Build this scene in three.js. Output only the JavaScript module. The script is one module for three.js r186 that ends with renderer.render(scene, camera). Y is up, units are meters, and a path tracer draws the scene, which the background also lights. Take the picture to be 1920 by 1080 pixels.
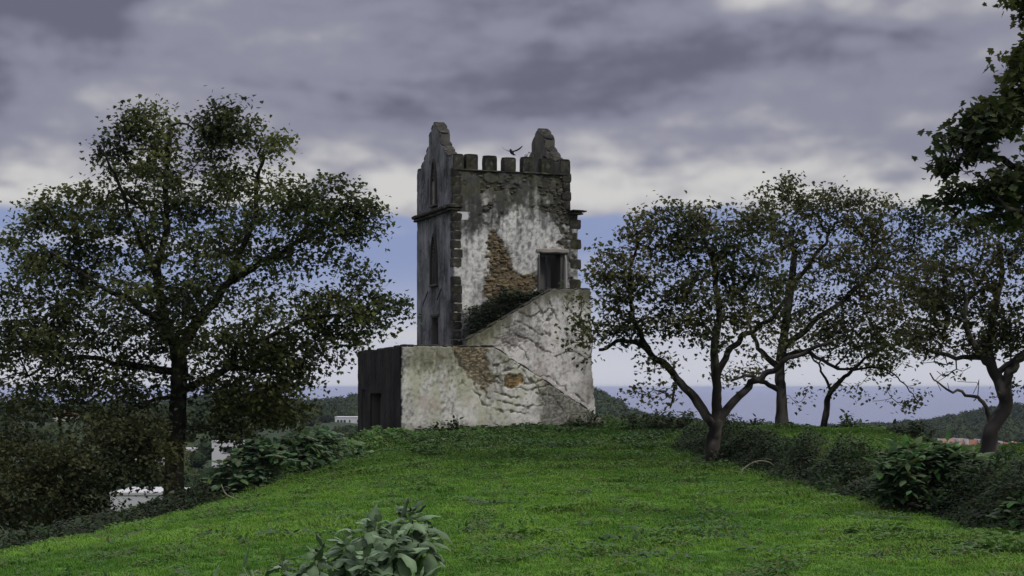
import * as THREE from 'three';
import { mergeGeometries, mergeVertices, toCreasedNormals } from 'three/addons/utils/BufferGeometryUtils.js';

// ------------------------------------------------------------------ noise and random numbers
function rng(seed) { let a = seed >>> 0; return () => { a = (a + 0x6d2b79f5) >>> 0; let t = Math.imul(a ^ (a >>> 15), 1 | a); t = (t + Math.imul(t ^ (t >>> 7), 61 | t)) ^ t; return ((t ^ (t >>> 14)) >>> 0) / 4294967296; }; }
const PERM = new Uint8Array(512);
{ const r = rng(77), p = [...Array(256).keys()]; for (let i = 255; i > 0; i--) { const j = Math.floor(r() * (i + 1)); [p[i], p[j]] = [p[j], p[i]]; } for (let i = 0; i < 512; i++) PERM[i] = p[i & 255]; }
const GX = new Float32Array(256), GY = new Float32Array(256), GZ = new Float32Array(256);
{ const r = rng(78); for (let i = 0; i < 256; i++) { const z = r() * 2 - 1, a = r() * 6.2832, s = Math.sqrt(1 - z * z); GX[i] = s * Math.cos(a); GY[i] = s * Math.sin(a); GZ[i] = z; } }
function noise(x, y, z = 0) {
  const X = Math.floor(x), Y = Math.floor(y), Z = Math.floor(z); x -= X; y -= Y; z -= Z;
  const u = x * x * x * (x * (x * 6 - 15) + 10), v = y * y * y * (y * (y * 6 - 15) + 10), w = z * z * z * (z * (z * 6 - 15) + 10);
  const g = (i, j, k, a, b, c) => { const h = PERM[PERM[PERM[(X + i) & 255] + ((Y + j) & 255)] + ((Z + k) & 255)]; return GX[h] * a + GY[h] * b + GZ[h] * c; };
  const l = (a, b, t) => a + (b - a) * t;
  return 1.6 * l(l(l(g(0, 0, 0, x, y, z), g(1, 0, 0, x - 1, y, z), u), l(g(0, 1, 0, x, y - 1, z), g(1, 1, 0, x - 1, y - 1, z), u), v), l(l(g(0, 0, 1, x, y, z - 1), g(1, 0, 1, x - 1, y, z - 1), u), l(g(0, 1, 1, x, y - 1, z - 1), g(1, 1, 1, x - 1, y - 1, z - 1), u), v), w);
}
function fbm(x, y, z = 0, o = 5) { let s = 0, a = 0.5, f = 1; for (let i = 0; i < o; i++) { s += a * noise(x * f, y * f, z * f + i * 7.3); a *= 0.5; f *= 2.03; } return s; }
const clamp = (x, a = 0, b = 1) => Math.min(b, Math.max(a, x));
const sst = (a, b, x) => { const t = clamp((x - a) / (b - a)); return t * t * (3 - 2 * t); };
const lerp = (a, b, t) => a + (b - a) * t;
const mix3 = (a, b, t) => [lerp(a[0], b[0], t), lerp(a[1], b[1], t), lerp(a[2], b[2], t)];
const table = (xs, ys, x) => { if (x <= xs[0]) return ys[0]; for (let i = 1; i < xs.length; i++) if (x <= xs[i]) { let t = (x - xs[i - 1]) / (xs[i] - xs[i - 1]); t = t * t * (3 - 2 * t) * 0.5 + t * 0.5; return lerp(ys[i - 1], ys[i], t); } return ys[ys.length - 1]; };
const lin = (c) => (c / 255 <= 0.04045 ? c / 255 / 12.92 : ((c / 255 + 0.055) / 1.055) ** 2.4);
const srgb = (r, g, b) => [lin(r), lin(g), lin(b)];

// ------------------------------------------------------------------ camera, sky, sun, exposure
const E = 1.65, F = 3000;                                   // eye height; focal length in pixels of a 1920 pixel wide picture
const scene = new THREE.Scene();
const camera = new THREE.PerspectiveCamera(2 * Math.atan(540 / F) * 180 / Math.PI, 1920 / 1080, 0.3, 120000);
camera.position.set(0, E, 0);
camera.lookAt(0, E, -1);
camera.setViewOffset(1920, 1080, 0, -187, 1920, 1080);      // shifted lens: uprights stay upright
camera.updateProjectionMatrix();
const EXPOSURE = 1.18;
const SUN = new THREE.Vector3(0.62, 0.74, 0.34).normalize();
{
  const W = 3072, H = 1536, data = new Float32Array(W * H * 4);
  const hor = srgb(199, 201, 211), blue = srgb(139, 153, 191), dark = srgb(105, 106, 124), mid = srgb(140, 141, 158), bright = srgb(206, 205, 204);
  for (let j = 0; j < H; j++) {
    const el = ((j + 0.5) / H - 0.5) * Math.PI, ed = el * 180 / Math.PI;
    for (let i = 0; i < W; i++) {
      let c;
      const k = (j * W + i) * 4;
      if (ed < -1) c = [0.1, 0.105, 0.11];
      else {
        const az = ((i + 0.5) / W - 0.5) * 2 * Math.PI, x = Math.cos(el) * Math.cos(az), y = Math.sin(el), z = Math.cos(el) * Math.sin(az);
        const fwd = Math.atan2(x, -z) * 180 / Math.PI;     // degrees to the right of the view
        const q = 1 / (Math.max(y, 0) + 0.06), u = x * q, v = z * q;
        // clear air below the cloud deck
        let clear = mix3(hor, blue, sst(0.6, 4.8, ed));
        const wisp = fbm(x * 5.2 + 31, y * 40, z * 5.2 + 4.2, 6);
        clear = mix3(clear, bright, 0.6 * sst(0.05, 0.5, wisp) * (1 - sst(5.5, 7, ed)));
        // the deck: broad masses, then billows
        const w1 = fbm(x * 3.4 + 1, y * 9 + 2, z * 3.4, 4), big = fbm(x * 4.6 + 0.9 * w1 + 40, y * 19 + 0.7 * w1, z * 4.6 + 2.7, 6);
        let bil = 0, am = 0.5, fr = 1; for (let o = 0; o < 6; o++) { bil += am * Math.abs(noise(x * 13 * fr + 0.9 * w1 + o * 5, y * 30 * fr + 0.8 * w1, z * 13 * fr + o)); am *= 0.55; fr *= 2.07; }
        const n1 = fbm(u * 0.5 + w1 * 1.2 + 3.4, v * 0.9 + 1.7, 2.2, 6), n4 = fbm(x * 29 + 9, y * 74, z * 29 + 3.3, 5);
        const edge = 6.15 + 0.55 * fbm(x * 5.7 + 5, 3, z * 5.7, 4) + 0.75 * n4 - 0.5 * (bil - 0.3);
        let b = 0.485 + 0.22 * n1 + 0.72 * big + 0.46 * (bil - 0.27) + 0.14 * n4;
        const near = Math.exp(-((ed - 7.1) ** 2) / 1.6);   // the thin bright hem of the deck
        b += near * (0.12 + 0.3 * n4 + 0.2 * sst(-7, 5, fwd));
        b -= 0.2 * Math.exp(-((ed - 10.6 - 0.03 * fwd) ** 2) / 1.6);
        b += 0.06 * Math.exp(-((ed - 8.2) ** 2) / 1.4 - ((fwd + 9) ** 2) / 60);
        b -= 0.3 * Math.exp(-((ed - 13) ** 2) / 3 - ((fwd + 14.5) ** 2) / 14);
        b += 0.34 * Math.exp(-((ed - 14.2) ** 2) / 2.2 - ((fwd - 9) ** 2) / 9) + 0.3 * Math.exp(-((ed - 12.6) ** 2) / 2.5 - ((fwd - 17.5) ** 2) / 6);
        let cl = b < 0.42 ? mix3(dark, mid, sst(0.05, 0.42, b)) : mix3(mid, bright, sst(0.42, 0.95, b));
        const up = 1 + 2.8 * sst(0.24, 0.95, y);              // overcast: brighter towards the zenith
        cl = cl.map((t) => t * up);
        c = mix3(clear, cl, sst(edge - 0.14, edge + 0.16, ed));
      }
      data[k] = c[0] / EXPOSURE; data[k + 1] = c[1] / EXPOSURE; data[k + 2] = c[2] / EXPOSURE; data[k + 3] = 1;
    }
  }
  const sky = new THREE.DataTexture(data, W, H, THREE.RGBAFormat, THREE.FloatType);
  sky.mapping = THREE.EquirectangularReflectionMapping; sky.minFilter = sky.magFilter = THREE.LinearFilter; sky.needsUpdate = true;
  scene.background = sky; scene.environment = sky;
}
const sun = new THREE.DirectionalLight(new THREE.Color(1, 0.94, 0.85), 1.5);
sun.position.copy(SUN).multiplyScalar(120).add(new THREE.Vector3(0, 0, -40));
sun.target.position.set(0, 0, -40); scene.add(sun, sun.target);
sun.castShadow = true; sun.shadow.radius = 20; sun.shadow.mapSize.set(4096, 4096);
Object.assign(sun.shadow.camera, { left: -45, right: 45, top: 45, bottom: -45, near: 1, far: 300 });
const renderer = new THREE.WebGLRenderer({ antialias: true });
renderer.shadowMap.enabled = true; renderer.toneMapping = THREE.LinearToneMapping; renderer.toneMappingExposure = EXPOSURE;
renderer.setSize(1024, 576);

// ------------------------------------------------------------------ helpers
const X = (px, d) => (px - 960) / F * d, Y = (py, d) => (727 - py) / F * d + E;   // pixel of the survey picture at a distance -> metres
const V3 = (x, y, z) => new THREE.Vector3(x, y, z);
const taken = {};
function numbered(n) { const k = taken[n] = (taken[n] ?? -1) + 1; return k ? `${n}_${String(k).padStart(3, '0')}` : n; }
function tag(o, label, category, group) { Object.assign(o.userData, { label, category }); if (group) o.userData.group = group; return o; }
function thing(name, label, category, pos = [0, 0, 0], turn = 0, group) { const o = new THREE.Group(); o.name = numbered(name); o.position.set(...pos); o.rotation.y = turn; scene.add(o); return tag(o, label, category, group); }
function put(name, geo, mat, parent = scene) { const m = new THREE.Mesh(geo, mat); m.name = numbered(name); m.castShadow = m.receiveShadow = true; parent.add(m); return m; }
function structure(name, geo, mat) { const m = put(name, geo, mat); m.userData.kind = 'structure'; return m; }
function stuff(m) { m.userData.kind = 'stuff'; return m; }
function instances(name, geo, mat, list, parent = scene) {   // list of {m: Matrix4, c: [r, g, b]}
  const im = new THREE.InstancedMesh(geo, mat, list.length), col = new THREE.Color();
  list.forEach((t, i) => { im.setMatrixAt(i, t.m); if (t.c) im.setColorAt(i, col.setRGB(t.c[0], t.c[1], t.c[2])); });
  im.name = numbered(name); im.castShadow = im.receiveShadow = true; parent.add(im); return stuff(im);
}
class Bag {                                                  // loose triangles with colours
  constructor() { this.p = []; this.c = []; this.i = []; this.n = []; }
  get count() { return this.p.length / 3; }
  v(x, y, z, c) { this.p.push(x, y, z); if (c) this.c.push(c[0], c[1], c[2]); return this.p.length / 3 - 1; }
  t(a, b, c) { this.i.push(a, b, c); }
  q(a, b, c, d) { this.i.push(a, b, c, a, c, d); }
  geo() {
    const g = new THREE.BufferGeometry();
    g.setAttribute('position', new THREE.Float32BufferAttribute(this.p, 3));
    if (this.c.length) g.setAttribute('color', new THREE.Float32BufferAttribute(this.c, 3));
    g.setIndex(this.i); g.computeVertexNormals(); return g;
  }
}
function plain(rgb, o = {}) { const m = new THREE.MeshPhysicalMaterial({ roughness: 0.95, specularIntensity: 0.3, ...o }); m.color.setRGB(...rgb); return m; }
function leafy(rgb, o = {}) { const m = new THREE.MeshPhysicalMaterial({ roughness: 0.9, transmission: 0.35, thickness: 0, side: THREE.DoubleSide, specularIntensity: 0.25, ...o }); m.color.setRGB(...rgb); return m; }
const VC = (o = {}) => new THREE.MeshPhysicalMaterial({ roughness: 0.96, specularIntensity: 0.3, vertexColors: true, ...o });
function paint(geo, fn) { const p = geo.attributes.position, c = new Float32Array(p.count * 3); for (let i = 0; i < p.count; i++) { const t = fn(p.getX(i), p.getY(i), p.getZ(i)); c[i * 3] = t[0]; c[i * 3 + 1] = t[1]; c[i * 3 + 2] = t[2]; } geo.setAttribute('color', new THREE.BufferAttribute(c, 3)); return geo; }
function roughBox(w, h, d, seed, amt = 0.012, seg = 3) {     // a worn block: rounded, uneven, base at y = 0
  const g = mergeVertices((() => { const b = new THREE.BoxGeometry(w, h, d, seg, seg, seg); b.deleteAttribute('uv'); b.deleteAttribute('normal'); return b; })());
  const p = g.attributes.position;
  for (let i = 0; i < p.count; i++) {
    const x = p.getX(i), y = p.getY(i), z = p.getZ(i), e = (Math.abs(x) > w * 0.49) + (Math.abs(y) > h * 0.49) + (Math.abs(z) > d * 0.49), s = e > 1 ? 1 - amt * (e - 1) * 1.4 / Math.min(w, h, d) : 1;
    const n = (k) => amt * noise(x * 5 + seed * 3.1 + k * 17, y * 5 + seed, z * 5 - seed * 1.7);
    p.setXYZ(i, x * s + n(0), y * s + n(1) + h / 2, z * s + n(2));
  }
  return toCreasedNormals(g, 0.55);
}

// ------------------------------------------------------------------ the ground
const bankX = (d) => table([8, 12, 21, 25, 30, 37, 46], [7.3, 6.9, 6.1, 5.8, 5.5, 4.95, 4.2], d);
const bankH = (d) => 0.6 * (1 - sst(38, 48, d));
function relief(x, d) {                                      // ground height against the eye
  let g = table([-10, 0, 14, 22, 33, 43, 50, 55, 60], [-1.7, -1.65, -1.67, -1.77, -1.75, -1.6, -1.38, -1.2, -1.18], d);
  const k = table([5, 20, 33, 60], [0.008, 0.013, 0.026, 0.028], d), l = Math.max(0, -1 - x), lm = 0.36 / (2 * k);
  g -= l < lm ? k * l * l : k * lm * lm + 0.36 * (l - lm) - 0.06 * Math.max(0, l - lm - 6);
  g += bankH(d) * sst(-0.3, 0.55, x - bankX(d) + 0.3 * noise(d * 0.5, 3.3) + 0.12 * noise(d * 1.7, 6.3));
  g -= 0.42 * sst(0.225, 0.285, x / Math.max(d, 1)) * sst(22, 34, d);
  const dc = table([-20, 3, 8, 9.6, 10.4, 11.5, 30], [57, 57, 51, 50, 42, 38, 38], x) + 1.0 * noise(x * 0.3, 8.1), o = Math.max(0, d - dc);
  g -= o < 8 ? 0.02 * o * o : 1.28 + 0.32 * (o - 8);
  const far = Math.hypot(x, d);
  let f = -9 - 0.0205 * far + 1.6 * fbm(x * 0.006, d * 0.006, 3, 4);
  f += 8.5 * sst(-10, -80, x) * sst(150, 420, far) * (1 - sst(1000, 1400, far));
  f += 23 * Math.exp(-(((x - 33) / 30) ** 2) - (((d - 900) / 120) ** 2));
  f += 13.5 * Math.exp(-(((x - 322) / 58) ** 2) - (((d - 960) / 110) ** 2));
  f += 15 * Math.exp(-(((x + 190) / 55) ** 2) - (((d - 1150) / 150) ** 2)) + 9 * Math.exp(-(((x + 95) / 30) ** 2) - (((d - 1050) / 120) ** 2)) + 7 * Math.exp(-(((x + 330) / 60) ** 2) - (((d - 1100) / 150) ** 2));
  f -= 70 * sst(1150, 1900, far);
  const blend = sst(-16, -9, f - g);                          // the knoll runs out into the lowland
  return g < f ? f : lerp(g, Math.max(g, f), 0) + 0 * blend;
}
const bumps = (x, d) => (d < 75 && Math.abs(x) < 40 ? 0.07 * fbm(x * 0.5, d * 0.5, 9, 3) + 0.05 * fbm(x * 2.0, d * 2.0, 4, 3) : 0);
const ground = (x, d) => relief(x, d) + bumps(x, d) + E;     // world height
const lawnness = (x, d) => {                                 // 1 on mown grass, 0 in the rough
  const left = table([10, 20, 26, 33, 43, 50, 56], [-7.4, -6.3, -6.0, -5.5, -3.6, -1.7, -0.8], d) + 0.45 * noise(d * 0.5, 1.1);
  return sst(-0.35, 0.35, x - left) * (1 - sst(55, 60, d));
};
{
  const g = new Bag(), rs = [0.4];
  while (rs[rs.length - 1] < 2600) { const r = rs[rs.length - 1]; rs.push(r + (r < 9 ? 0.9 : r < 62 ? 0.16 + r * 0.002 : r * 0.03)); }
  const as = []; for (let a = -180; a < 180;) { as.push(a); const b = Math.abs(a); a += b < 22 ? 0.14 : b < 40 ? 0.8 : 4; }
  const lawn = [0.08, 0.18, 0.02], rough = [0.045, 0.08, 0.018], soil = [0.045, 0.04, 0.022], field = [0.03, 0.045, 0.018], wood = [0.02, 0.032, 0.014];
  for (const r of rs) for (const a of as) {
    const x = r * Math.sin(a * Math.PI / 180), d = r * Math.cos(a * Math.PI / 180), y = ground(x, d);
    let c;
    if (r < 80) {
      const n = fbm(x * 0.8, d * 0.8, 2, 4), litterShade = sst(2.4, 0.5, Math.hypot(x - 4.6, (d - 36.3) * 0.8)) + sst(2.3, 0.6, Math.hypot(x + 7.4, (d - 36.6) * 0.6));
      c = mix3(rough, lawn, lawnness(x, d)); c = mix3(c, soil, clamp(0.25 + n) * 0.6); c = mix3(c, [0.03, 0.024, 0.015], 0.85 * clamp(litterShade));  // ring round two trunks: leaf litter, with contact shade put into its colour
      c = mix3(c, soil, 0.8 * sst(0.1, 0.4, bankH(d)) * sst(-0.6, -0.1, x - bankX(d)) * (1 - sst(0.5, 1, x - bankX(d))));
    } else c = mix3(field, wood, sst(-0.1, 0.2, fbm(x * 0.01, d * 0.01, 5, 3)) * 0.7 + 0.3 * sst(700, 900, r));
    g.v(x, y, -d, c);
  }
  const n = as.length;
  for (let i = 0; i + 1 < rs.length; i++) for (let j = 0; j < n; j++) { const k = (j + 1) % n; g.q(i * n + j, i * n + k, (i + 1) * n + k, (i + 1) * n + j); }
  const c0 = g.v(0, ground(0, 0), 0, lawn); for (let j = 0; j < n; j++) g.t(c0, (j + 1) % n, j);
  const geo = g.geo(), nn = geo.attributes.normal; if (nn.getY(5) < 0) { const ix = geo.index.array; for (let i = 0; i < ix.length; i += 3) { const t = ix[i]; ix[i] = ix[i + 1]; ix[i + 1] = t; } geo.computeVertexNormals(); }
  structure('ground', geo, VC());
  // the sea
  const s = new THREE.CircleGeometry(90000, 96); s.rotateX(-Math.PI / 2);
  const N = 256, px = new Uint8Array(N * N * 4);
  for (let j = 0; j < N; j++) for (let i = 0; i < N; i++) { const a = i / N * 6.2832, b = j / N * 6.2832, h = fbm(2 + 2 * Math.cos(a) + Math.cos(b), 2 * Math.sin(a) + 2.5 * Math.sin(b), 2 * Math.cos(b), 5) * 0.5 + 0.5, k = (j * N + i) * 4; px[k] = px[k + 1] = px[k + 2] = 255 * clamp(h); px[k + 3] = 255; }
  const bt = new THREE.DataTexture(px, N, N); bt.wrapS = bt.wrapT = THREE.RepeatWrapping; bt.magFilter = THREE.LinearFilter; bt.repeat.set(2500, 2500); bt.needsUpdate = true;
  const sea = structure('sea', s, plain([0.17, 0.19, 0.275], { roughness: 0.4, specularIntensity: 1, bumpMap: bt, bumpScale: 3 }));
  sea.position.set(0, E - 60, 0);
}

// ------------------------------------------------------------------ the ruined tower
const plaster = [0.64, 0.63, 0.59], grime = [0.036, 0.035, 0.031], moss = [0.1, 0.1, 0.03], ochre = [0.19, 0.145, 0.08], stoneDark = [0.1, 0.092, 0.075], pink = [0.42, 0.33, 0.29];
const tower = thing('ruined_tower', 'roofless battlemented stone tower with two gables and outside stair, centre of the picture', 'tower', [-1.94, E - 1.45, -53], 20.1 * Math.PI / 180);
const up = 1.45;                                             // local y = height against the eye + up
const wallMat = VC(), stoneMats = [0, 1, 2, 3].map((k) => plain([[0.07, 0.066, 0.055], [0.1, 0.092, 0.07], [0.055, 0.052, 0.045], [0.085, 0.085, 0.045]][k])), ochreMats = [[0.16, 0.122, 0.066], [0.12, 0.094, 0.056], [0.085, 0.072, 0.05], [0.19, 0.152, 0.092]].map((c) => plain(c));
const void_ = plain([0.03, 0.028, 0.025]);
const inPoly = (pts, x, y) => { let r = false; for (let i = 0, j = pts.length - 1; i < pts.length; j = i++) { const [a, b] = pts[i], [c, d] = pts[j]; if ((b > y) !== (d > y) && x < (c - a) * (y - b) / (d - b) + a) r = !r; } return r; };
const segDist = (pts, x, y) => { let m = 1e9; for (let i = 0; i + 1 < pts.length; i++) { const [a, b] = pts[i], [c, d] = pts[i + 1], t = clamp(((x - a) * (c - a) + (y - b) * (d - b)) / ((c - a) ** 2 + (d - b) ** 2)); m = Math.min(m, Math.hypot(x - a - t * (c - a), y - b - t * (d - b))); } return m; };
const arch = (c, w, y0, y1) => { const r = [[c - w / 2, y0], [c + w / 2, y0]], n = 6, s = y1 - w * 1.35; for (let i = 0; i <= n; i++) { const t = i / n; r.push([c + w / 2 * (1 - t * t * 0.35 - t * 0.65), s + (y1 - s) * Math.sin(t * Math.PI / 2 * 0.9 + 0.0) / Math.sin(Math.PI / 2 * 0.9)]); } for (let i = n - 1; i >= 0; i--) { const p = r[2 + i]; r.push([2 * c - p[0], p[1]]); } return r; };
function skin(outline, holes, step, hf, cf) {
  const xs = outline.map((p) => p[0]), ys = outline.map((p) => p[1]), x0 = Math.min(...xs), x1 = Math.max(...xs), y0 = Math.min(...ys), y1 = Math.max(...ys);
  const nx = Math.round((x1 - x0) / step), ny = Math.round((y1 - y0) / step), b = new Bag();
  for (let j = 0; j <= ny; j++) for (let i = 0; i <= nx; i++) { const x = x0 + (x1 - x0) * i / nx, y = y0 + (y1 - y0) * j / ny, h = hf(x, y); b.v(x, y, h, cf(x, y, h)); }
  const ok = (i, j) => { if (i < 0 || j < 0 || i >= nx || j >= ny) return false; const x = x0 + (x1 - x0) * (i + 0.5) / nx, y = y0 + (y1 - y0) * (j + 0.5) / ny; return inPoly(outline, x + 0.03 * noise(x * 3, y * 4, 5), y + 0.035 * noise(x * 4, y * 3, 9)) && !holes.some((h) => inPoly(h, x, y)); };
  const on = new Uint8Array(nx * ny); for (let j = 0; j < ny; j++) for (let i = 0; i < nx; i++) on[j * nx + i] = ok(i, j) ? 1 : 0;
  const at = (i, j) => i >= 0 && j >= 0 && i < nx && j < ny && on[j * nx + i], id = (i, j) => j * (nx + 1) + i;
  const edge = (a, c) => { const A = b.v(b.p[a * 3], b.p[a * 3 + 1], -0.02, b.c.slice(a * 3, a * 3 + 3)), C = b.v(b.p[c * 3], b.p[c * 3 + 1], -0.02, b.c.slice(c * 3, c * 3 + 3)); b.q(a, A, C, c); };
  for (let j = 0; j < ny; j++) for (let i = 0; i < nx; i++) if (at(i, j)) {
    b.q(id(i, j), id(i + 1, j), id(i + 1, j + 1), id(i, j + 1));
    if (!at(i, j - 1)) edge(id(i, j), id(i + 1, j)); if (!at(i + 1, j)) edge(id(i + 1, j), id(i + 1, j + 1)); if (!at(i, j + 1)) edge(id(i + 1, j + 1), id(i, j + 1)); if (!at(i - 1, j)) edge(id(i, j + 1), id(i, j));
  }
  // drop unused vertices
  const used = new Int32Array(b.count).fill(-1), o = new Bag(); for (const k of b.i) { if (used[k] < 0) used[k] = o.v(b.p[k * 3], b.p[k * 3 + 1], b.p[k * 3 + 2], b.c.slice(k * 3, k * 3 + 3)); o.i.push(used[k]); }
  return o.geo();
}
function core(outline, holes, thick) {                       // outside face on z = 0, body behind it
  const s = new THREE.Shape(outline.map((p) => new THREE.Vector2(...p)));
  for (const h of holes) s.holes.push(new THREE.Path(h.map((p) => new THREE.Vector2(...p))));
  const g = new THREE.ExtrudeGeometry(s, { depth: thick, bevelEnabled: false, steps: 1 }); g.translate(0, 0, -thick); g.deleteAttribute('uv');
  return paint(g, (x, y, z) => { const n = 0.5 + fbm(x * 2 + z, y * 2, z * 2, 3); return mix3([0.05, 0.048, 0.042], [0.13, 0.125, 0.11], clamp(n)); });
}
function place(m, x, y, z, ry = 0) { m.position.set(x, y, z); m.rotation.y = ry; return m; }
// front wall
const doorHole = [[3.05, 2.5], [3.95, 2.5], [3.95, 4.54], [3.05, 4.54]];
const frontOut = [[0, -1.5], [4.42, -1.5], [4.42, 5.92], [4.15, 5.92], [4.15, 7.25], [0, 7.25]].map(([a, b]) => [a, b + up]);
const keptPatch = [[1.75, 5.75], [2.2, 6.15], [2.9, 6.0], [3.6, 5.7], [3.75, 5.1], [3.45, 4.75], [3.0, 4.55], [2.95, 3.95], [2.6, 3.75], [2.2, 3.9], [1.95, 4.6], [1.6, 5.1]];
const bare = [[1.25, 5.2], [1.55, 5.25], [1.85, 4.7], [2.1, 4.0], [2.5, 3.75], [2.9, 3.9], [2.95, 3.4], [2.5, 2.9], [1.4, 2.7], [1.0, 3.1], [1.2, 3.7], [1.2, 4.6]];
const wob = (x, y, a = 0.12, f = 2.2) => [x + a * fbm(x * f, y * f, 1.3, 4), y + a * fbm(x * f, y * f, 7.7, 4)];
function polyField(poly, x, y, soft) { const d = segDist([...poly, poly[0]], x, y); return inPoly(poly, x, y) ? 0.5 + 0.5 * clamp(d / soft) : 0.5 - 0.5 * clamp(d / soft); }
function frontMasks(x, ly) {
  const y = ly - up, [wx, wy] = wob(x, y, 0.22, 1.8), f = fbm(x * 2.6, y * 2.6, 3.1, 5), g = fbm(x * 7, y * 7, 6.1, 4);
  const b = sst(0.42, 0.58, polyField(bare, wx, wy, 0.4) + 0.25 * g);
  const kept = sst(0.42, 0.6, polyField(keptPatch, wx, wy, 0.35) + 0.2 * g);
  const rubble = clamp(b * (1 - kept * 0.9) + sst(0.12, 0.32, f + 0.1 * g + 0.3 * sst(3.2, 3.9, x) * sst(4.6, 5.2, y) - 0.3 * kept + 0.16 * sst(5.4, 6.2, y) - 0.25 * (1 - sst(0.6, 1.2, x))) * (1 - kept) * sst(2.6, 4.2, y));
  return { y, f, g, b, kept, rubble };
}
const speck = (x, y, z) => 0.6 * sst(0.02, 0.34, fbm(x * 13, y * 12, z, 3)) + 0.6 * sst(0.04, 0.3, fbm(x * 4.2, y * 4.6, z + 3, 5));
const flake = (x, y, z) => { const n = fbm(x * 1.9 + 0.3 * noise(x * 5, y * 5, 3), y * 1.9, z, 6); return 1 - sst(0.006, 0.03, Math.abs(n - 0.04)); };   // ragged rims of lost plaster
const lumps = (x, y) => { const r = Math.abs(noise(x * 6.5 + 1.5 * noise(x * 2, y * 2), y * 11, 2.2)), q = Math.abs(noise(x * 15, y * 19, 8.1)); return 0.6 * r + 0.4 * q; };
const frontH = (x, ly) => { const m = frontMasks(x, ly); return 0.055 + 0.006 * m.g - m.rubble * (0.055 - 0.06 * lumps(x, ly)) - 0.02 * sst(0.2, 0.4, m.f) * (1 - m.rubble); };
const frontC = (x, ly) => {
  const m = frontMasks(x, ly), y = m.y, n = fbm(x * 1.1, y * 0.8, 11, 5), fine = fbm(x * 9, y * 7, 2.5, 4), streak = fbm(x * 5, y * 0.6, 21, 4);
  let c = mix3(plaster, [0.36, 0.36, 0.35], clamp(0.42 + n * 1.5 + 0.9 * fine));
  c = mix3(c, [0.1, 0.1, 0.095], clamp(0.16 + 1.5 * fine + 1.0 * streak + 0.5 * n) * 0.85);
  c = mix3(c, [0.13, 0.13, 0.12], 0.55 * speck(x, y, 4)); c = mix3(c, [0.6, 0.6, 0.58], 0.3 * speck(x + 7, y, 14));
  const L = lumps(x, ly), oc = mix3([0.07, 0.055, 0.035], mix3(ochre, [0.2, 0.16, 0.1], clamp(0.5 + 1.4 * n)), sst(0.08, 0.4, L));
  const rc = mix3(mix3([0.06, 0.055, 0.045], [0.2, 0.18, 0.13], sst(0.1, 0.45, L)), oc, m.b);
  c = mix3(c, rc, m.rubble);
  const dk = clamp(0.22 * sst(-0.1, 0.35, streak + n) + 1.05 * sst(4.3, 6.9, y + 1.5 * n + 1.3 * streak + 0.9 * fine) + 0.45 * sst(3.4, 4.2, x) * sst(4.6, 6, y) - 0.55 * m.kept - 0.25 * sst(0.1, 0.6, fine));
  c = mix3(c, grime, 0.92 * dk);
  c = mix3(c, moss, 0.5 * clamp(0.2 + fbm(x * 2, y * 1.4, 31, 3)) * sst(5.5, 6.6, y));
  c = mix3(c, [0.07, 0.066, 0.055], 0.75 * flake(x, y, 61) * (1 - m.rubble) * sst(-0.1, 0.2, fbm(x * 0.9, y * 0.9, 71, 3) + 0.1));
  if (x > 0.12 && x < 0.55 && y > 5.58 && y < 5.84) c = mix3(c, [0.55, 0.55, 0.56], sst(0.1, 0.3, 0.5 - Math.abs(x - 0.3) * 1.3 + fine * 0.5));
  c = mix3(c, [0.1, 0.1, 0.09], 0.7 * sst(2.6, 1.7, y + 0.6 * n));
  return c;
};
{
  const hole = doorHole.map(([a, b]) => [a, b + up]);
  const w = put('front_wall', skin(frontOut, [hole], 0.026, frontH, frontC), wallMat, tower);
  const body = put('wall_core', core(frontOut, [hole], 0.5), wallMat, tower); body.position.z = 0;
  // stones that show where the plaster has gone
  const r = rng(41), shapes = [0, 1, 2, 3, 4, 5].map((k) => roughBox(1, 1, 1, k + 3, 0.16, 2));
  let n = 0;
  for (let t = 0; t < 5000 && n < 190; t++) {
    const x = 0.7 + r() * 3.5, y = 2.7 + r() * 4.4 + up, m = frontMasks(x, y); if (m.rubble < 0.75 || m.kept > 0.4) continue;
    if (x > 2.9 && x < 4.1 && y - up < 4.7) continue;
    const s = put('stone', shapes[n % 6], m.b > 0.5 ? ochreMats[n % 4] : stoneMats[n % 3], tower);
    const wd = 0.09 + r() * 0.14; s.scale.set(wd, wd * (0.35 + r() * 0.35), 0.09); s.position.set(x, y, 0.01 + r() * 0.025); s.rotation.z = (r() - 0.5) * 0.3; n++;
  }
}
// left gable wall
const gableHalf = [[0, 7.7], [0.48, 7.7], [1.42, 8.38], [1.42, 8.64], [1.97, 9.06]];
const gable = (w) => [...gableHalf.map(([v, y]) => [v, y]), ...gableHalf.slice().reverse().map(([v, y]) => [w - v, y])];
const TW = 4.1;
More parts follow.
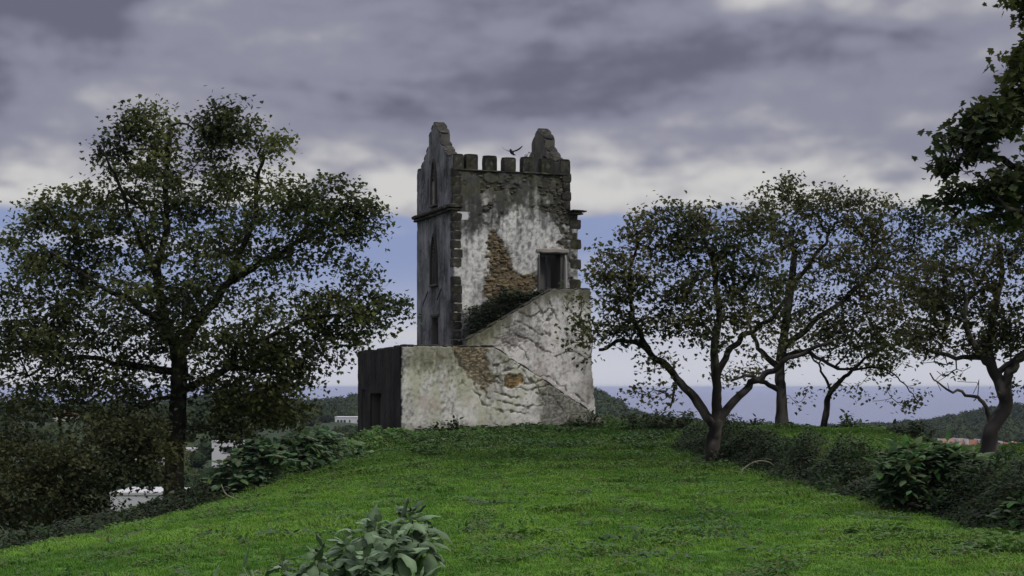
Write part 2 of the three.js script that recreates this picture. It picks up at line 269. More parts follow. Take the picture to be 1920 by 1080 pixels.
// the left face runs from the back (s = 0) to the front corner (s = TW), seen from outside
const leftOut = [[0, -1.8], ...gable(TW), [TW, -1.8]].map(([a, b]) => [a, b + up]);
const lan1 = arch(TW - 2.0, 0.5, 6.28 + up, 7.75 + up), lan2 = arch(TW - 2.0, 0.66, 3.55 + up, 5.22 + up), low = [[TW - 2.35, -0.2], [TW - 1.6, -0.2], [TW - 1.6, 2.4], [TW - 2.35, 2.4]].map(([a, b]) => [a, b + up]);
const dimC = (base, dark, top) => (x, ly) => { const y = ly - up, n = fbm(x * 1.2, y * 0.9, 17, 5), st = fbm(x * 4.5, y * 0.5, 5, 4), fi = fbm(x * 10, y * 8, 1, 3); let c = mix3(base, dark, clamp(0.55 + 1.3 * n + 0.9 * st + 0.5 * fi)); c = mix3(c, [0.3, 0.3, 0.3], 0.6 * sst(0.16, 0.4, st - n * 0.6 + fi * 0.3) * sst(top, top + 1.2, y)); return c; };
function sideWall(name, outline, holes, thick, x, z, ry, hf, cf, step = 0.03) { const g = new THREE.Group(); const a = put(name, skin(outline, holes, step, hf, cf), wallMat, tower); place(a, x, 0, z, ry); const b = put('wall_core', core(outline, holes, thick), wallMat, tower); place(b, x, 0, z, ry); return a; }
const roughH = (x, y) => 0.03 + 0.012 * fbm(x * 3, y * 3, 2, 4) - 0.016 * sst(0.15, 0.35, fbm(x * 1.6, y * 1.6, 9, 5));
sideWall('gable_wall', leftOut, [lan1, lan2, low], 0.34, 0, -TW, -Math.PI / 2, roughH, dimC([0.19, 0.19, 0.19], [0.045, 0.044, 0.042], 2.2));  // grimy plaster, with the shade on this side put into its colour
// right gable (seen from inside) and the walls below it
const rightOut = [[0, -1.8], [0, 5.92], ...gable(TW).slice(0), [TW, 5.92], [TW, -1.8]].map(([a, b]) => [a, b + up]);
{
  const upper = [[0, 5.92], ...gable(TW), [TW, 5.92]].map(([a, b]) => [a, b + up]);
  // broken away at its inner foot, as a hole with a jagged rim
  const gap = [[0.95, 7.55], [1.2, 7.72], [1.33, 7.62], [1.6, 8.02], [1.42, 8.05], [1.18, 7.95], [0.98, 7.8]].map(([a, b]) => [a, b + up]);
  const a = put('gable_wall', skin(upper, [gap], 0.03, roughH, dimC([0.14, 0.135, 0.115], [0.04, 0.04, 0.034], 20)), wallMat, tower); place(a, 4.15, 0, 0, Math.PI / 2);
  const inner = upper.map(([s, y]) => [TW - s, y]), gapIn = gap.map(([s, y]) => [TW - s, y]);
  place(put('gable_wall', skin(inner, [gapIn], 0.03, roughH, dimC([0.15, 0.14, 0.11], [0.045, 0.043, 0.034], 20)), wallMat, tower), 4.15 - 0.34, 0, -TW, -Math.PI / 2);
  place(put('wall_core', core(upper, [gap], 0.34), wallMat, tower), 4.15, 0, 0, Math.PI / 2);
  const lowR = [[0, -1.8], [TW, -1.8], [TW, 5.92], [0, 5.92]].map(([p, q]) => [p, q + up]);
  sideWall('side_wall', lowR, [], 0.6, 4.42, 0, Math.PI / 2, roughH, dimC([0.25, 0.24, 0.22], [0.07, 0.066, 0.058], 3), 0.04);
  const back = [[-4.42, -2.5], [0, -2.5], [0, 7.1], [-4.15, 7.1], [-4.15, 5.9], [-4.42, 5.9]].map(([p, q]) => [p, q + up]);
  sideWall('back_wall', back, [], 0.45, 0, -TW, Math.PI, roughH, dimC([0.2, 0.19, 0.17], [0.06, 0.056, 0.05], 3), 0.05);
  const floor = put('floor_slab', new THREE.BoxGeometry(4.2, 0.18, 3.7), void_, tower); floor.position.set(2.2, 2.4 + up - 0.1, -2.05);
}
// dressed stones: each weathered by where it sits
const weather = (x, y, z, k) => {
  const n = fbm(x * 1.7 + k, y * 1.7, z * 1.7, 4), f = fbm(x * 9, y * 9, z * 9 + k, 4), g = fbm(x * 3 + 20, y * 2, z * 3, 4);
  let c = mix3([0.02, 0.019, 0.017], [0.066, 0.063, 0.053], clamp(0.4 + 1.1 * n + 0.9 * f + k * 0.12));
  c = mix3(c, [0.058, 0.06, 0.02], 0.75 * sst(0.05, 0.4, g + 0.3 * f)); return mix3(c, [0.17, 0.165, 0.14], 0.6 * sst(0.22, 0.5, f + 0.25 * n));
};
function dressed(name, geo, x, y, z, o = {}) {
  const k = o.k ?? 0, px = (o.px ?? 0) + x, py = (o.py ?? 0) + y, pz = (o.pz ?? 0) + z; paint(geo, (a, b, c) => weather(px + a, py + b, pz + c, k));
  const m = put(name, geo, wallMat, o.parent ?? tower); m.position.set(x, y, z); if (o.rx) m.rotation.x = o.rx; if (o.rz) m.rotation.z = o.rz; return m;
}
const jit = rng(17), kk = () => jit() * 2 - 1;
// coping stones on the gables
function coping(x, seed) {
  const pts = gable(TW), t = 0.38; let k = 0;
  for (let i = 0; i + 1 < pts.length; i++) {
    const [a, b] = pts[i], [c, d] = pts[i + 1], L = Math.hypot(c - a, d - b); if (Math.abs(c - a) < 0.05) continue;
    const n = Math.max(1, Math.round(L / 0.42));
    for (let j = 0; j < n; j++) { const q = (j + 0.5) / n; dressed('coping_stone', roughBox(t, 0.075, L / n - 0.004, seed + k++, 0.01, 4), x, lerp(b, d, q) + up - 0.015, -lerp(a, c, q), { k: kk() * 0.6, rx: Math.atan2(d - b, c - a) }); }
  }
}
coping(0.15, 5); coping(4.15 - 0.17, 60);
// battlements, front and back
for (const [z, us] of [[-0.2, [0.45, 1.12, 1.79, 2.46, 3.13]], [-TW + 0.2, [0.7, 1.37, 2.04, 2.71, 3.4]]]) for (const u of us) {
  const h = 0.47 + 0.035 * kk(), w = 0.42 + 0.015 * kk(), y = 7.25 + up + (z < -1 ? -0.15 : 0), m = dressed('merlon', roughBox(w, h, 0.36, u * 7 + z, 0.006, 7), u + 0.21, y, z + 0.02, { k: kk() * 0.5 });
  dressed('merlon_cap', roughBox(w + 0.015, 0.045, 0.38, u * 3 + 1, 0.007, 4), 0, h - 0.005, 0, { parent: m, px: u, py: y, pz: z, k: 0.4 });
  dressed('sunk_panel', roughBox(0.2, 0.28, 0.02, u + 4, 0.006, 3), 0, 0.08, 0.176, { parent: m, px: u, py: y, pz: z, k: 1.2 });
}
for (const [u, w] of [[0.165, 0.36], [3.98, 0.36]]) { const m = dressed('corner_pier', roughBox(w, 0.47, 0.42, u * 9, 0.007, 7), u, 7.25 + up, -0.15); dressed('pier_cap', roughBox(w + 0.02, 0.05, 0.44, u, 0.007, 4), 0, 0.465, 0, { parent: m, px: u, py: 9, k: 0.4 }); }
for (let i = 0; i < 7; i++) dressed('string_course', roughBox(0.59, 0.06, 0.1, i + 70, 0.01, 4), 0.3 + i * 0.59, 7.2 + up, 0.05, { k: kk() * 0.5 - 0.5 });
// cornice round the left face, stumps of it on the front corners
for (let i = 0; i < 7; i++) { const z = -0.22 - i * 0.62, dz = i === 0 ? 0.7 : 0.615; dressed('cornice_stone', roughBox(0.26, 0.13, dz, i + 20, 0.016, 4), -0.1, 5.96 + up, z, { k: kk() * 0.4 - 0.5 }); dressed('cornice_stone', roughBox(0.17, 0.09, dz, i + 30, 0.012, 4), -0.07, 5.865 + up, z, { k: kk() * 0.4 - 0.5 }); }
for (const [x, y, w, h, d] of [[0.02, 5.96, 0.55, 0.13, 0.22], [0.0, 5.865, 0.45, 0.09, 0.15], [4.4, 5.97, 0.62, 0.08, 0.5], [4.37, 5.88, 0.46, 0.085, 0.4]]) dressed('cornice_stone', roughBox(w, h, d, x * 5 + y, 0.016, 5), x, y + up, 0.03, { k: -0.5 });
for (let i = 0; i < 6; i++) dressed('cornice_stone', roughBox(0.5, 0.08, 0.66, i + 90, 0.014, 4), 4.45, 5.97 + up, -0.62 - i * 0.62);
// quoins: the mossy corner to the left, the toothed edge to the right
for (let i = 0; i < 29; i++) {
  const y = -1.4 + i * 0.3; if (y > 5.65 && y < 5.9) continue; if (y > 7.1) break;
  const long = i % 2, w = (long ? 0.34 : 0.31) + 0.015 * kk(), d = (long ? 0.29 : 0.32) + 0.015 * kk(); if (i === 6 || i === 17) continue;
  dressed('quoin', roughBox(w, 0.299, d, i * 1.7, 0.009, 6), w / 2 - 0.04 + 0.004 * kk(), y + up, -d / 2 + 0.064 + 0.004 * kk(), { k: kk() * 0.35 });
}
for (let i = 0; i < 17; i++) { const y = 0.3 + i * 0.34; if (y > 5.5) break; const long = i % 2; dressed('quoin', roughBox(long ? 0.42 : 0.26, 0.33, long ? 0.34 : 0.3, i * 2.3 + 50, 0.012, 5), 4.35 + (long ? 0 : -0.09) + 0.012 * kk(), y + up, -0.1, { k: kk() * 0.5 }); }
for (let i = 0; i < 4; i++) dressed('quoin', roughBox(i % 2 ? 0.34 : 0.26, 0.3, 0.3, i * 2.1 + 80, 0.012, 5), 4.03, 6.05 + i * 0.31 + up, -0.07, { k: kk() * 0.5 });
const mossy = stoneMats[3];
// windows and doors
function lancet(c, w, y0, y1, boarded) {
  const win = put('window', (() => { const o = arch(0, w, 0, y1 - y0), s = new THREE.Shape(arch(0, w + 0.1, -0.04, y1 - y0 + 0.09).map((p) => new THREE.Vector2(...p))); s.holes.push(new THREE.Path(o.map((p) => new THREE.Vector2(...p)))); const g = new THREE.ExtrudeGeometry(s, { depth: 0.09, bevelEnabled: false }); g.deleteAttribute('uv'); return g; })(), stoneMats[2], tower);
  place(win, -0.01, y0 + up, -(TW - c) - 0 , -Math.PI / 2);
  const bar = put('mullion', roughBox(0.035, (y1 - y0) * 0.82, 0.04, 4, 0.004, 2), plain([0.16, 0.15, 0.13]), win); bar.position.set(0.05, 0, -0.2);
  const wood = plain([0.13, 0.125, 0.11]);
  if (boarded) for (let i = 0; i < 4; i++) { const p = put('plank', roughBox(w / 4 - 0.012, (y1 - y0) * (0.5 + 0.02 * i), 0.03, i + 11, 0.004, 2), wood, win); p.position.set(-w / 2 + (i + 0.5) * w / 4, 0, -0.16); }
  else { const p = put('shutter', roughBox(w * 0.3, (y1 - y0) * 0.72, 0.03, 15, 0.004, 3), plain([0.3, 0.3, 0.3]), win); p.position.set(w * 0.33, 0, -0.22); p.rotation.y = 0.5; }
  const sill = put('sill', roughBox(w + 0.22, 0.09, 0.17, 3, 0.01, 3), stoneMats[0], win); sill.position.set(0, -0.1, 0.06);
}
lancet(TW - 2.0, 0.5, 6.28, 7.75, false); lancet(TW - 2.0, 0.66, 3.55, 5.22, true);
{
  const door = put('doorway', roughBox(1.16, 0.16, 0.2, 8, 0.02, 5), plain([0.24, 0.22, 0.19]), tower); door.position.set(3.5, 4.55 + up, 0.03);
  for (const [x, w, m] of [[-0.49, 0.1, 0.09], [0.49, 0.1, 0.3], [0.12, 0.16, 0.16]]) { const j = put('jamb', roughBox(w, 2.0, x === 0.12 ? 0.16 : 0.3, x * 7 + 3, 0.012, 4), plain([m, m * 0.97, m * 0.9]), door); j.position.set(x, -2.04, x === 0.12 ? -0.7 : -0.06); }
  const leafD = put('door_leaf', roughBox(0.42, 1.95, 0.05, 9, 0.01, 4), plain([0.09, 0.088, 0.085]), door); leafD.position.set(-0.16, -2.04, -0.5); leafD.rotation.y = 0.35;
  const lowDoor = put('low_doorway', roughBox(0.95, 0.12, 0.14, 7, 0.012, 4), stoneMats[0], tower); place(lowDoor, -0.02, 2.42 + up, -1.97, Math.PI / 2);
  const lowLeaf = put('door_leaf', roughBox(0.72, 2.3, 0.05, 19, 0.008, 4), plain([0.035, 0.033, 0.03]), lowDoor); lowLeaf.position.set(0, -2.4, 0.22);
  for (const [y, s, l] of [[3.35, 0.9, 0.62], [3.3, 2.5, 0.75]]) { const g = new THREE.CylinderGeometry(0.018, 0.018, l, 6); const m = put('iron_bracket', g, plain([0.03, 0.028, 0.026]), tower); m.position.set(-0.12, y - 0.2 + up, -s - 0.3); m.rotation.set(0.95, 0, 0); }
}
// stair: lower front wall with falling parapet, upper flight wall behind it, steps between
const ZF = 2.4, ZU = 1.2, UL = -2.5;
const frontLow = [[UL, -2.2], [4.55, -2.2], [4.45, -1.15], [4.2, -0.98], [0.62, 1.25], [-0.9, 1.3], [UL + 0.02, 1.29]].map(([a, b]) => [a, b + up]);
const flight = [[-0.05, -1.5], [4.62, -1.5], [4.45, 0.6], [4.4, 3.27], [3.05, 3.26], [0.05, 1.52]].map(([a, b]) => [a, b + up]);
const scars = [[[-0.75, 1.2], [-0.55, 0.75], [-0.1, 0.25], [0.35, -0.2]], [[0.2, 0.95], [0.55, 0.72], [0.95, 0.8], [1.4, 1.0]], [[0.3, -0.25], [1.0, -0.5], [1.7, -0.62], [2.3, -0.55]], [[0.6, 0.35], [1.1, 0.05], [1.75, -0.05], [2.45, 0.1]], [[1.5, 0.55], [1.9, 0.2], [2.2, -0.25], [2.35, -0.7]], [[0.05, 0.5], [0.3, 0.2], [0.75, 0.15], [1.3, 0.35]], [[-0.5, 0.2], [0.0, -0.15], [0.2, -0.45], [0.9, -0.75], [1.6, -0.85]], [[1.9, 0.9], [2.2, 0.5], [2.6, 0.35], [3.0, 0.0]], [[0.9, 0.55], [1.3, 0.62], [1.7, 0.75]], [[2.0, -0.2], [2.5, -0.3], [2.9, -0.7]], [[0.55, -0.1], [0.9, -0.25], [1.4, -0.28]], [[1.6, 0.12], [2.1, 0.22], [2.5, 0.45]]];
const lowM = (x, ly) => {
  const y = ly - up, [wx, wy] = wob(x, y, 0.16, 3.1); let s = 1e9; for (const p of scars) s = Math.min(s, segDist(p, wx, wy));
  const g = fbm(x * 7, y * 7, 6.1, 4), f = fbm(x * 2.2, y * 2.2, 12.4, 5);
  const scar = (1 - sst(0.012, 0.046, s + 0.075 * g)) * sst(-0.4, 0.0, f + 0.3 * g);
  const worn = sst(0.35, 0.6, polyField([[-0.95, 1.4], [0.3, 1.4], [0.35, 0.6], [0.75, 0.3], [0.15, -0.05], [-0.35, 0.5]], wx, wy, 0.35) + 0.35 * g);
  const hollow = sst(0.35, 0.6, polyField([[0.85, 0.35], [1.35, 0.45], [1.6, 0.2], [1.2, 0.0], [0.9, 0.1]], wx, wy, 0.16) + 0.2 * g);
  const toe = sst(0.3, 0.62, polyField([[2.35, 0.25], [4.6, -1.0], [4.6, -2], [2.2, -2], [2.1, -0.7]], wx, wy, 0.5) + 0.3 * f + 0.15 * g);
  return { y, g, f, scar, worn, hollow, toe, L: lumps(x, ly) };
};
const lowH = (x, ly) => { const m = lowM(x, ly); return 0.06 + 0.007 * m.f + 0.005 * m.g - 0.024 * m.scar - 0.045 * m.hollow - m.worn * (0.035 - 0.06 * m.L) - m.toe * (0.02 - 0.04 * m.L) * 0.8; };
const lowC = (x, ly) => {
  const m = lowM(x, ly), y = m.y, n = fbm(x * 0.9, y * 0.9, 15, 5), fi = fbm(x * 8, y * 8, 3, 4), st = fbm(x * 4, y * 0.7, 25, 4);
  let c = mix3([0.66, 0.65, 0.59], [0.34, 0.34, 0.3], clamp(0.4 + 1.5 * n + 1.0 * fi)); c = mix3(c, [0.16, 0.155, 0.12], 0.75 * sst(0.08, 0.42, fi + 0.5 * st + 0.3 * n));
  c = mix3(c, [0.15, 0.145, 0.115], 0.55 * speck(x, y, 24)); c = mix3(c, [0.6, 0.59, 0.55], 0.35 * speck(x + 7, y, 34));
  c = mix3(c, [0.36, 0.37, 0.22], 0.55 * sst(0, 0.3, fbm(x * 1.3 + 4, y * 0.5, 41, 4) + 0.1));
  c = mix3(c, pink, 0.5 * sst(0.15, 0.4, fbm(x * 1.1 + 9, y * 1.1, 51, 3)));
  c = mix3(c, [0.075, 0.072, 0.045], 0.92 * sst(0.25, 1.0, y + 0.6 * n + 0.9 * fi + 0.4 * st) * (0.5 + 0.5 * speck(x, y, 64)));
  c = mix3(c, mix3([0.06, 0.05, 0.03], [0.3, 0.24, 0.15], sst(0.1, 0.5, m.L)), m.worn * 0.9);
  c = mix3(c, mix3([0.06, 0.045, 0.025], [0.3, 0.2, 0.08], sst(0.0, 0.4, m.L)), m.hollow);
  c = mix3(c, [0.055, 0.05, 0.036], m.scar * 0.9);
  c = mix3(c, [0.1, 0.094, 0.07], 0.7 * flake(x, y, 81) * sst(-0.05, 0.2, fbm(x * 0.8, y * 0.8, 91, 3)));
  c = mix3(c, mix3([0.05, 0.048, 0.035], [0.24, 0.23, 0.19], sst(0.08, 0.42, m.L + 0.4 * fi)), m.toe * 0.85);
  c = mix3(c, [0.14, 0.13, 0.1], 0.6 * sst(-1.0, -1.45, y + 0.3 * n));
  return c;
};
const fl = [[[1.0, 1.0], [1.6, 0.75], [2.4, 0.45], [3.2, 0.2], [4.3, -0.55]], [[1.3, 2.0], [1.9, 2.15], [2.4, 1.85], [2.9, 1.75]], [[2.3, 2.9], [2.7, 2.4], [3.0, 2.6], [3.3, 2.1], [3.6, 1.6]], [[0.9, 1.25], [1.4, 1.5], [1.9, 1.35], [2.1, 1.05]], [[3.1, 1.0], [3.6, 1.25], [4.2, 1.0]], [[1.7, 1.75], [2.2, 1.6], [2.7, 1.2], [3.1, 1.15]], [[2.9, 2.9], [3.1, 2.5], [2.8, 2.2]], [[3.4, 3.0], [3.8, 2.4], [3.7, 1.8]], [[1.9, 2.5], [2.3, 2.35], [2.6, 2.5]]];
const flM = (x, ly) => { const y = ly - up, [wx, wy] = wob(x, y, 0.16, 3.1); let s = 1e9; for (const p of fl) s = Math.min(s, segDist(p, wx, wy)); const g = fbm(x * 7, y * 7, 6.1, 4); return { y, g, f: fbm(x * 2.2, y * 2.2, 19.4, 5), scar: (1 - sst(0.012, 0.044, s + 0.075 * g)) * sst(-0.4, 0.0, fbm(x * 2.2, y * 2.2, 44, 4) + 0.3 * g), eat: sst(0.35, 0.65, polyField([[1.0, 1.55], [1.7, 2.1], [2.2, 1.7], [1.7, 1.2]], wx, wy, 0.4) + 0.5 * g), side: sst(3.5, 4.4, x + 0.5 * g + 0.3 * fbm(x, y, 2, 3)) }; };
const flH = (x, ly) => { const m = flM(x, ly); return 0.05 + 0.007 * m.f + 0.004 * m.g - 0.026 * m.scar - 0.03 * m.eat * (1 - 1.6 * lumps(x, ly)); };
const flC = (x, ly) => {
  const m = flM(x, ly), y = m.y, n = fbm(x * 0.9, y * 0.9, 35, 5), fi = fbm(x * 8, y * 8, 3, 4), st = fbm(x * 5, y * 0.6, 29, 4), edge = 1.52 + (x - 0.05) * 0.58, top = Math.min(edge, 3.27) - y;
  let c = mix3([0.66, 0.64, 0.6], [0.36, 0.35, 0.33], clamp(0.36 + 1.4 * n + 0.9 * fi)); c = mix3(c, [0.15, 0.145, 0.12], 0.7 * sst(0.08, 0.42, fi + 0.5 * st + 0.3 * n));
  c = mix3(c, [0.15, 0.145, 0.125], 0.5 * speck(x, y, 44)); c = mix3(c, [0.6, 0.59, 0.56], 0.3 * speck(x + 7, y, 54));
  c = mix3(c, pink, 0.55 * sst(0.0, 0.3, n + 0.1 * fi) * sst(1.6, 0.4, y));
  c = mix3(c, [0.24, 0.25, 0.13], 0.75 * sst(1.6, 0.4, x + n) * sst(0.9, 1.5, y));
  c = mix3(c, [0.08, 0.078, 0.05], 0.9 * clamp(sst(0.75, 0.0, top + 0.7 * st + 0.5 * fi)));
  c = mix3(c, [0.065, 0.058, 0.046], Math.max(m.scar * 0.9, 0.65 * flake(x, y, 101) * sst(-0.05, 0.2, fbm(x * 0.8, y * 0.8, 111, 3)))); c = mix3(c, mix3([0.07, 0.065, 0.06], [0.3, 0.28, 0.25], sst(0.1, 0.5, lumps(x, ly))), m.eat * 0.8);
  c = mix3(c, [0.09, 0.085, 0.06], 0.75 * m.side * clamp(0.6 + 1.2 * n));
  return c;
};
const addWall = (name, out, hf, cf, z, thick) => { place(put(name, skin(out, [], 0.026, hf, cf), wallMat, tower), 0, 0, z); place(put('wall_core', core(out, [], thick), wallMat, tower), 0, 0, z); };
addWall('stair_wall', frontLow, lowH, lowC, ZF, 0.3); addWall('flight_wall', flight, flH, flC, ZU, 0.28);
{ // annex: left wall with openings, roof terrace, back
  const L = 5.2, out = [[0, -2.6], [L, -2.6], [L, 1.28], [0, 1.2]].map(([a, b]) => [a, b + up]);   // s = 0 at the back, L at the front corner
  const holes = [[[0.55, -1.75], [0.95, -1.75], [0.95, -0.08], [0.55, -0.08]], [[1.65, -1.8], [3.05, -1.8], [3.05, -0.18], [1.65, -0.18]]].map((h) => h.map(([a, b]) => [a, b + up]));
  sideWall('annex_wall', out, holes, 0.3, UL, ZF - L, -Math.PI / 2, roughH, dimC([0.034, 0.031, 0.026], [0.012, 0.011, 0.01], 20));  // near-black colour holds both grime and the shade of the big tree
  const post = put('door_post', roughBox(0.16, 1.7, 0.16, 2, 0.01, 3), plain([0.045, 0.043, 0.038]), tower); post.position.set(UL + 0.2, -1.9 + up, ZF - L + 2.4);
  const slab = put('terrace_slab', new THREE.BoxGeometry(2.5, 0.16, 5.0), plain([0.12, 0.115, 0.1]), tower); slab.position.set(UL + 1.28, 1.02 + up, ZF - 2.65);
  const slab2 = put('terrace_slab', new THREE.BoxGeometry(3.3, 0.16, 2.1), plain([0.12, 0.115, 0.1]), tower); slab2.position.set(-1.0 + 0.3, 0.9 + up, 1.25);
  const b = [[-0, -3.5], [2.5, -3.5], [2.5, 1.2], [0, 1.2]].map(([p, q]) => [p, q + up]); place(put('annex_wall', core(b, [], 0.3), wallMat, tower), 0, 0, ZF - L, Math.PI);
  for (let i = 0; i < 13; i++) dressed('parapet_stone', roughBox(0.34, 0.055 + 0.03 * kk(), 0.4, i + 120, 0.012, 3), UL + 0.13, 1.265 + up - 0.08 * (i / 13), ZF - 0.25 - i * 0.4, { k: kk() * 0.5 });
  for (let i = 0; i < 7; i++) dressed('parapet_stone', roughBox(0.44, 0.055 + 0.03 * kk(), 0.36, i + 140, 0.012, 4), UL + 0.25 + i * 0.44, 1.285 + up, ZF - 0.12, { k: 0.4 + kk() * 0.5 });
  const cap = (p, q, z, n, name) => { for (let i = 0; i < n; i++) { const t = (i + 0.5) / n, l = Math.hypot(q[0] - p[0], q[1] - p[1]) / n; dressed(name, roughBox(l - 0.006, 0.055 + 0.025 * kk(), 0.36, i * 1.3 + z, 0.012, 4), lerp(p[0], q[0], t), lerp(p[1], q[1], t) + up - 0.01, z - 0.12, { k: 0.3 + kk() * 0.5, rz: Math.atan2(q[1] - p[1], q[0] - p[0]) }); } };
  cap([0.05, 1.52], [3.05, 3.26], ZU, 8, 'parapet_stone'); cap([3.06, 3.27], [4.42, 3.27], ZU, 3, 'parapet_stone'); cap([0.62, 1.25], [4.2, -0.98], ZF, 9, 'parapet_stone');
  for (let i = 0; i < 9; i++) { const m = put('step', new THREE.BoxGeometry(0.36, 0.2, 0.92), stoneMats[1], tower); m.position.set(0.3 + i * 0.32, 0.95 + i * 0.19 + up, 0.5); }
  const land = put('stair_landing', new THREE.BoxGeometry(1.5, 0.2, 1.0), stoneMats[1], tower); land.position.set(3.72, 2.42 + up, 0.52);
  for (let i = 0; i < 11; i++) { const m = put('step', new THREE.BoxGeometry(0.36, 0.19, 0.88), stoneMats[1], tower); m.position.set(0.8 + i * 0.32, 0.75 - i * 0.19 + up, 1.65); }
  const endW = [[0, -1.5], [1.2, -1.5], [1.2, 3.27], [0, 3.27]].map(([p, q]) => [p, q + up]); place(put('side_wall', core(endW, [], 0.3), wallMat, tower), 4.4, 0, 1.2, Math.PI / 2);
}

// ------------------------------------------------------------------ leaves
function planeLeaf() {                                       // five-lobed leaf about 1 across, stalk at the origin, tip along +y
  const b = new Bag(), pts = [[0, 0], [0.22, -0.02], [0.46, 0.12], [0.3, 0.28], [0.5, 0.52], [0.26, 0.55], [0.0, 1.0], [-0.26, 0.55], [-0.5, 0.52], [-0.3, 0.28], [-0.46, 0.12], [-0.22, -0.02]];
  const c = b.v(0, 0.36, 0.03); const ids = pts.map(([x, y]) => b.v(x, y, -0.22 * Math.abs(x) - 0.12 * y * y));
  for (let i = 0; i < ids.length; i++) b.t(c, ids[i], ids[(i + 1) % ids.length]); return b.geo();
}
function ovalLeaf(w, segs, bend, fold = 0.12, wave = 0) {    // length 1 along +y
  const b = new Bag(), rows = [];
  for (let i = 0; i <= segs; i++) { const t = i / segs, h = w * Math.pow(Math.sin(Math.PI * Math.pow(t, 0.8)), 0.8) * (1 - 0.25 * t) + 0.004, a = bend * t, y = bend ? Math.sin(a) / bend : t, z = bend ? (1 - Math.cos(a)) / bend : 0; rows.push([b.v(-h, y, z + fold * h * 2 + wave * Math.sin(t * 14)), b.v(0, y, z), b.v(h, y, z + fold * h * 2 - wave * Math.sin(t * 13 + 1))]); }
  for (let i = 0; i < segs; i++) { b.q(rows[i][0], rows[i][1], rows[i + 1][1], rows[i + 1][0]); b.q(rows[i][1], rows[i][2], rows[i + 1][2], rows[i + 1][1]); } const g = b.geo(), c = new Float32Array(b.count * 3); for (let i = 0; i < b.count; i++) { const k = i % 3 === 1 ? 1.3 : 0.86 + 0.12 * ((i / 3 | 0) % 2); c[i * 3] = c[i * 3 + 1] = c[i * 3 + 2] = k; } g.setAttribute('color', new THREE.BufferAttribute(c, 3)); return g;
}
const PLANE = planeLeaf(), OVAL = ovalLeaf(0.26, 4, 0.8), BROAD = ovalLeaf(0.3, 5, 1.1, 0.2, 0.015), IVY = ovalLeaf(0.46, 3, 0.5);
const leafM = new THREE.Matrix4(), qa = new THREE.Quaternion(), qb = new THREE.Quaternion(), sc = new THREE.Vector3(), po = new THREE.Vector3(), eul = new THREE.Euler();
function leafAt(x, y, z, size, yaw, pitch, roll) { eul.set(pitch, yaw, roll, 'YXZ'); qa.setFromEuler(eul); sc.set(size, size, size); po.set(x, y, z); return new THREE.Matrix4().compose(po, qa, sc); }
const gauss = (r) => (r() + r() + r() + r() - 2) * 0.87;

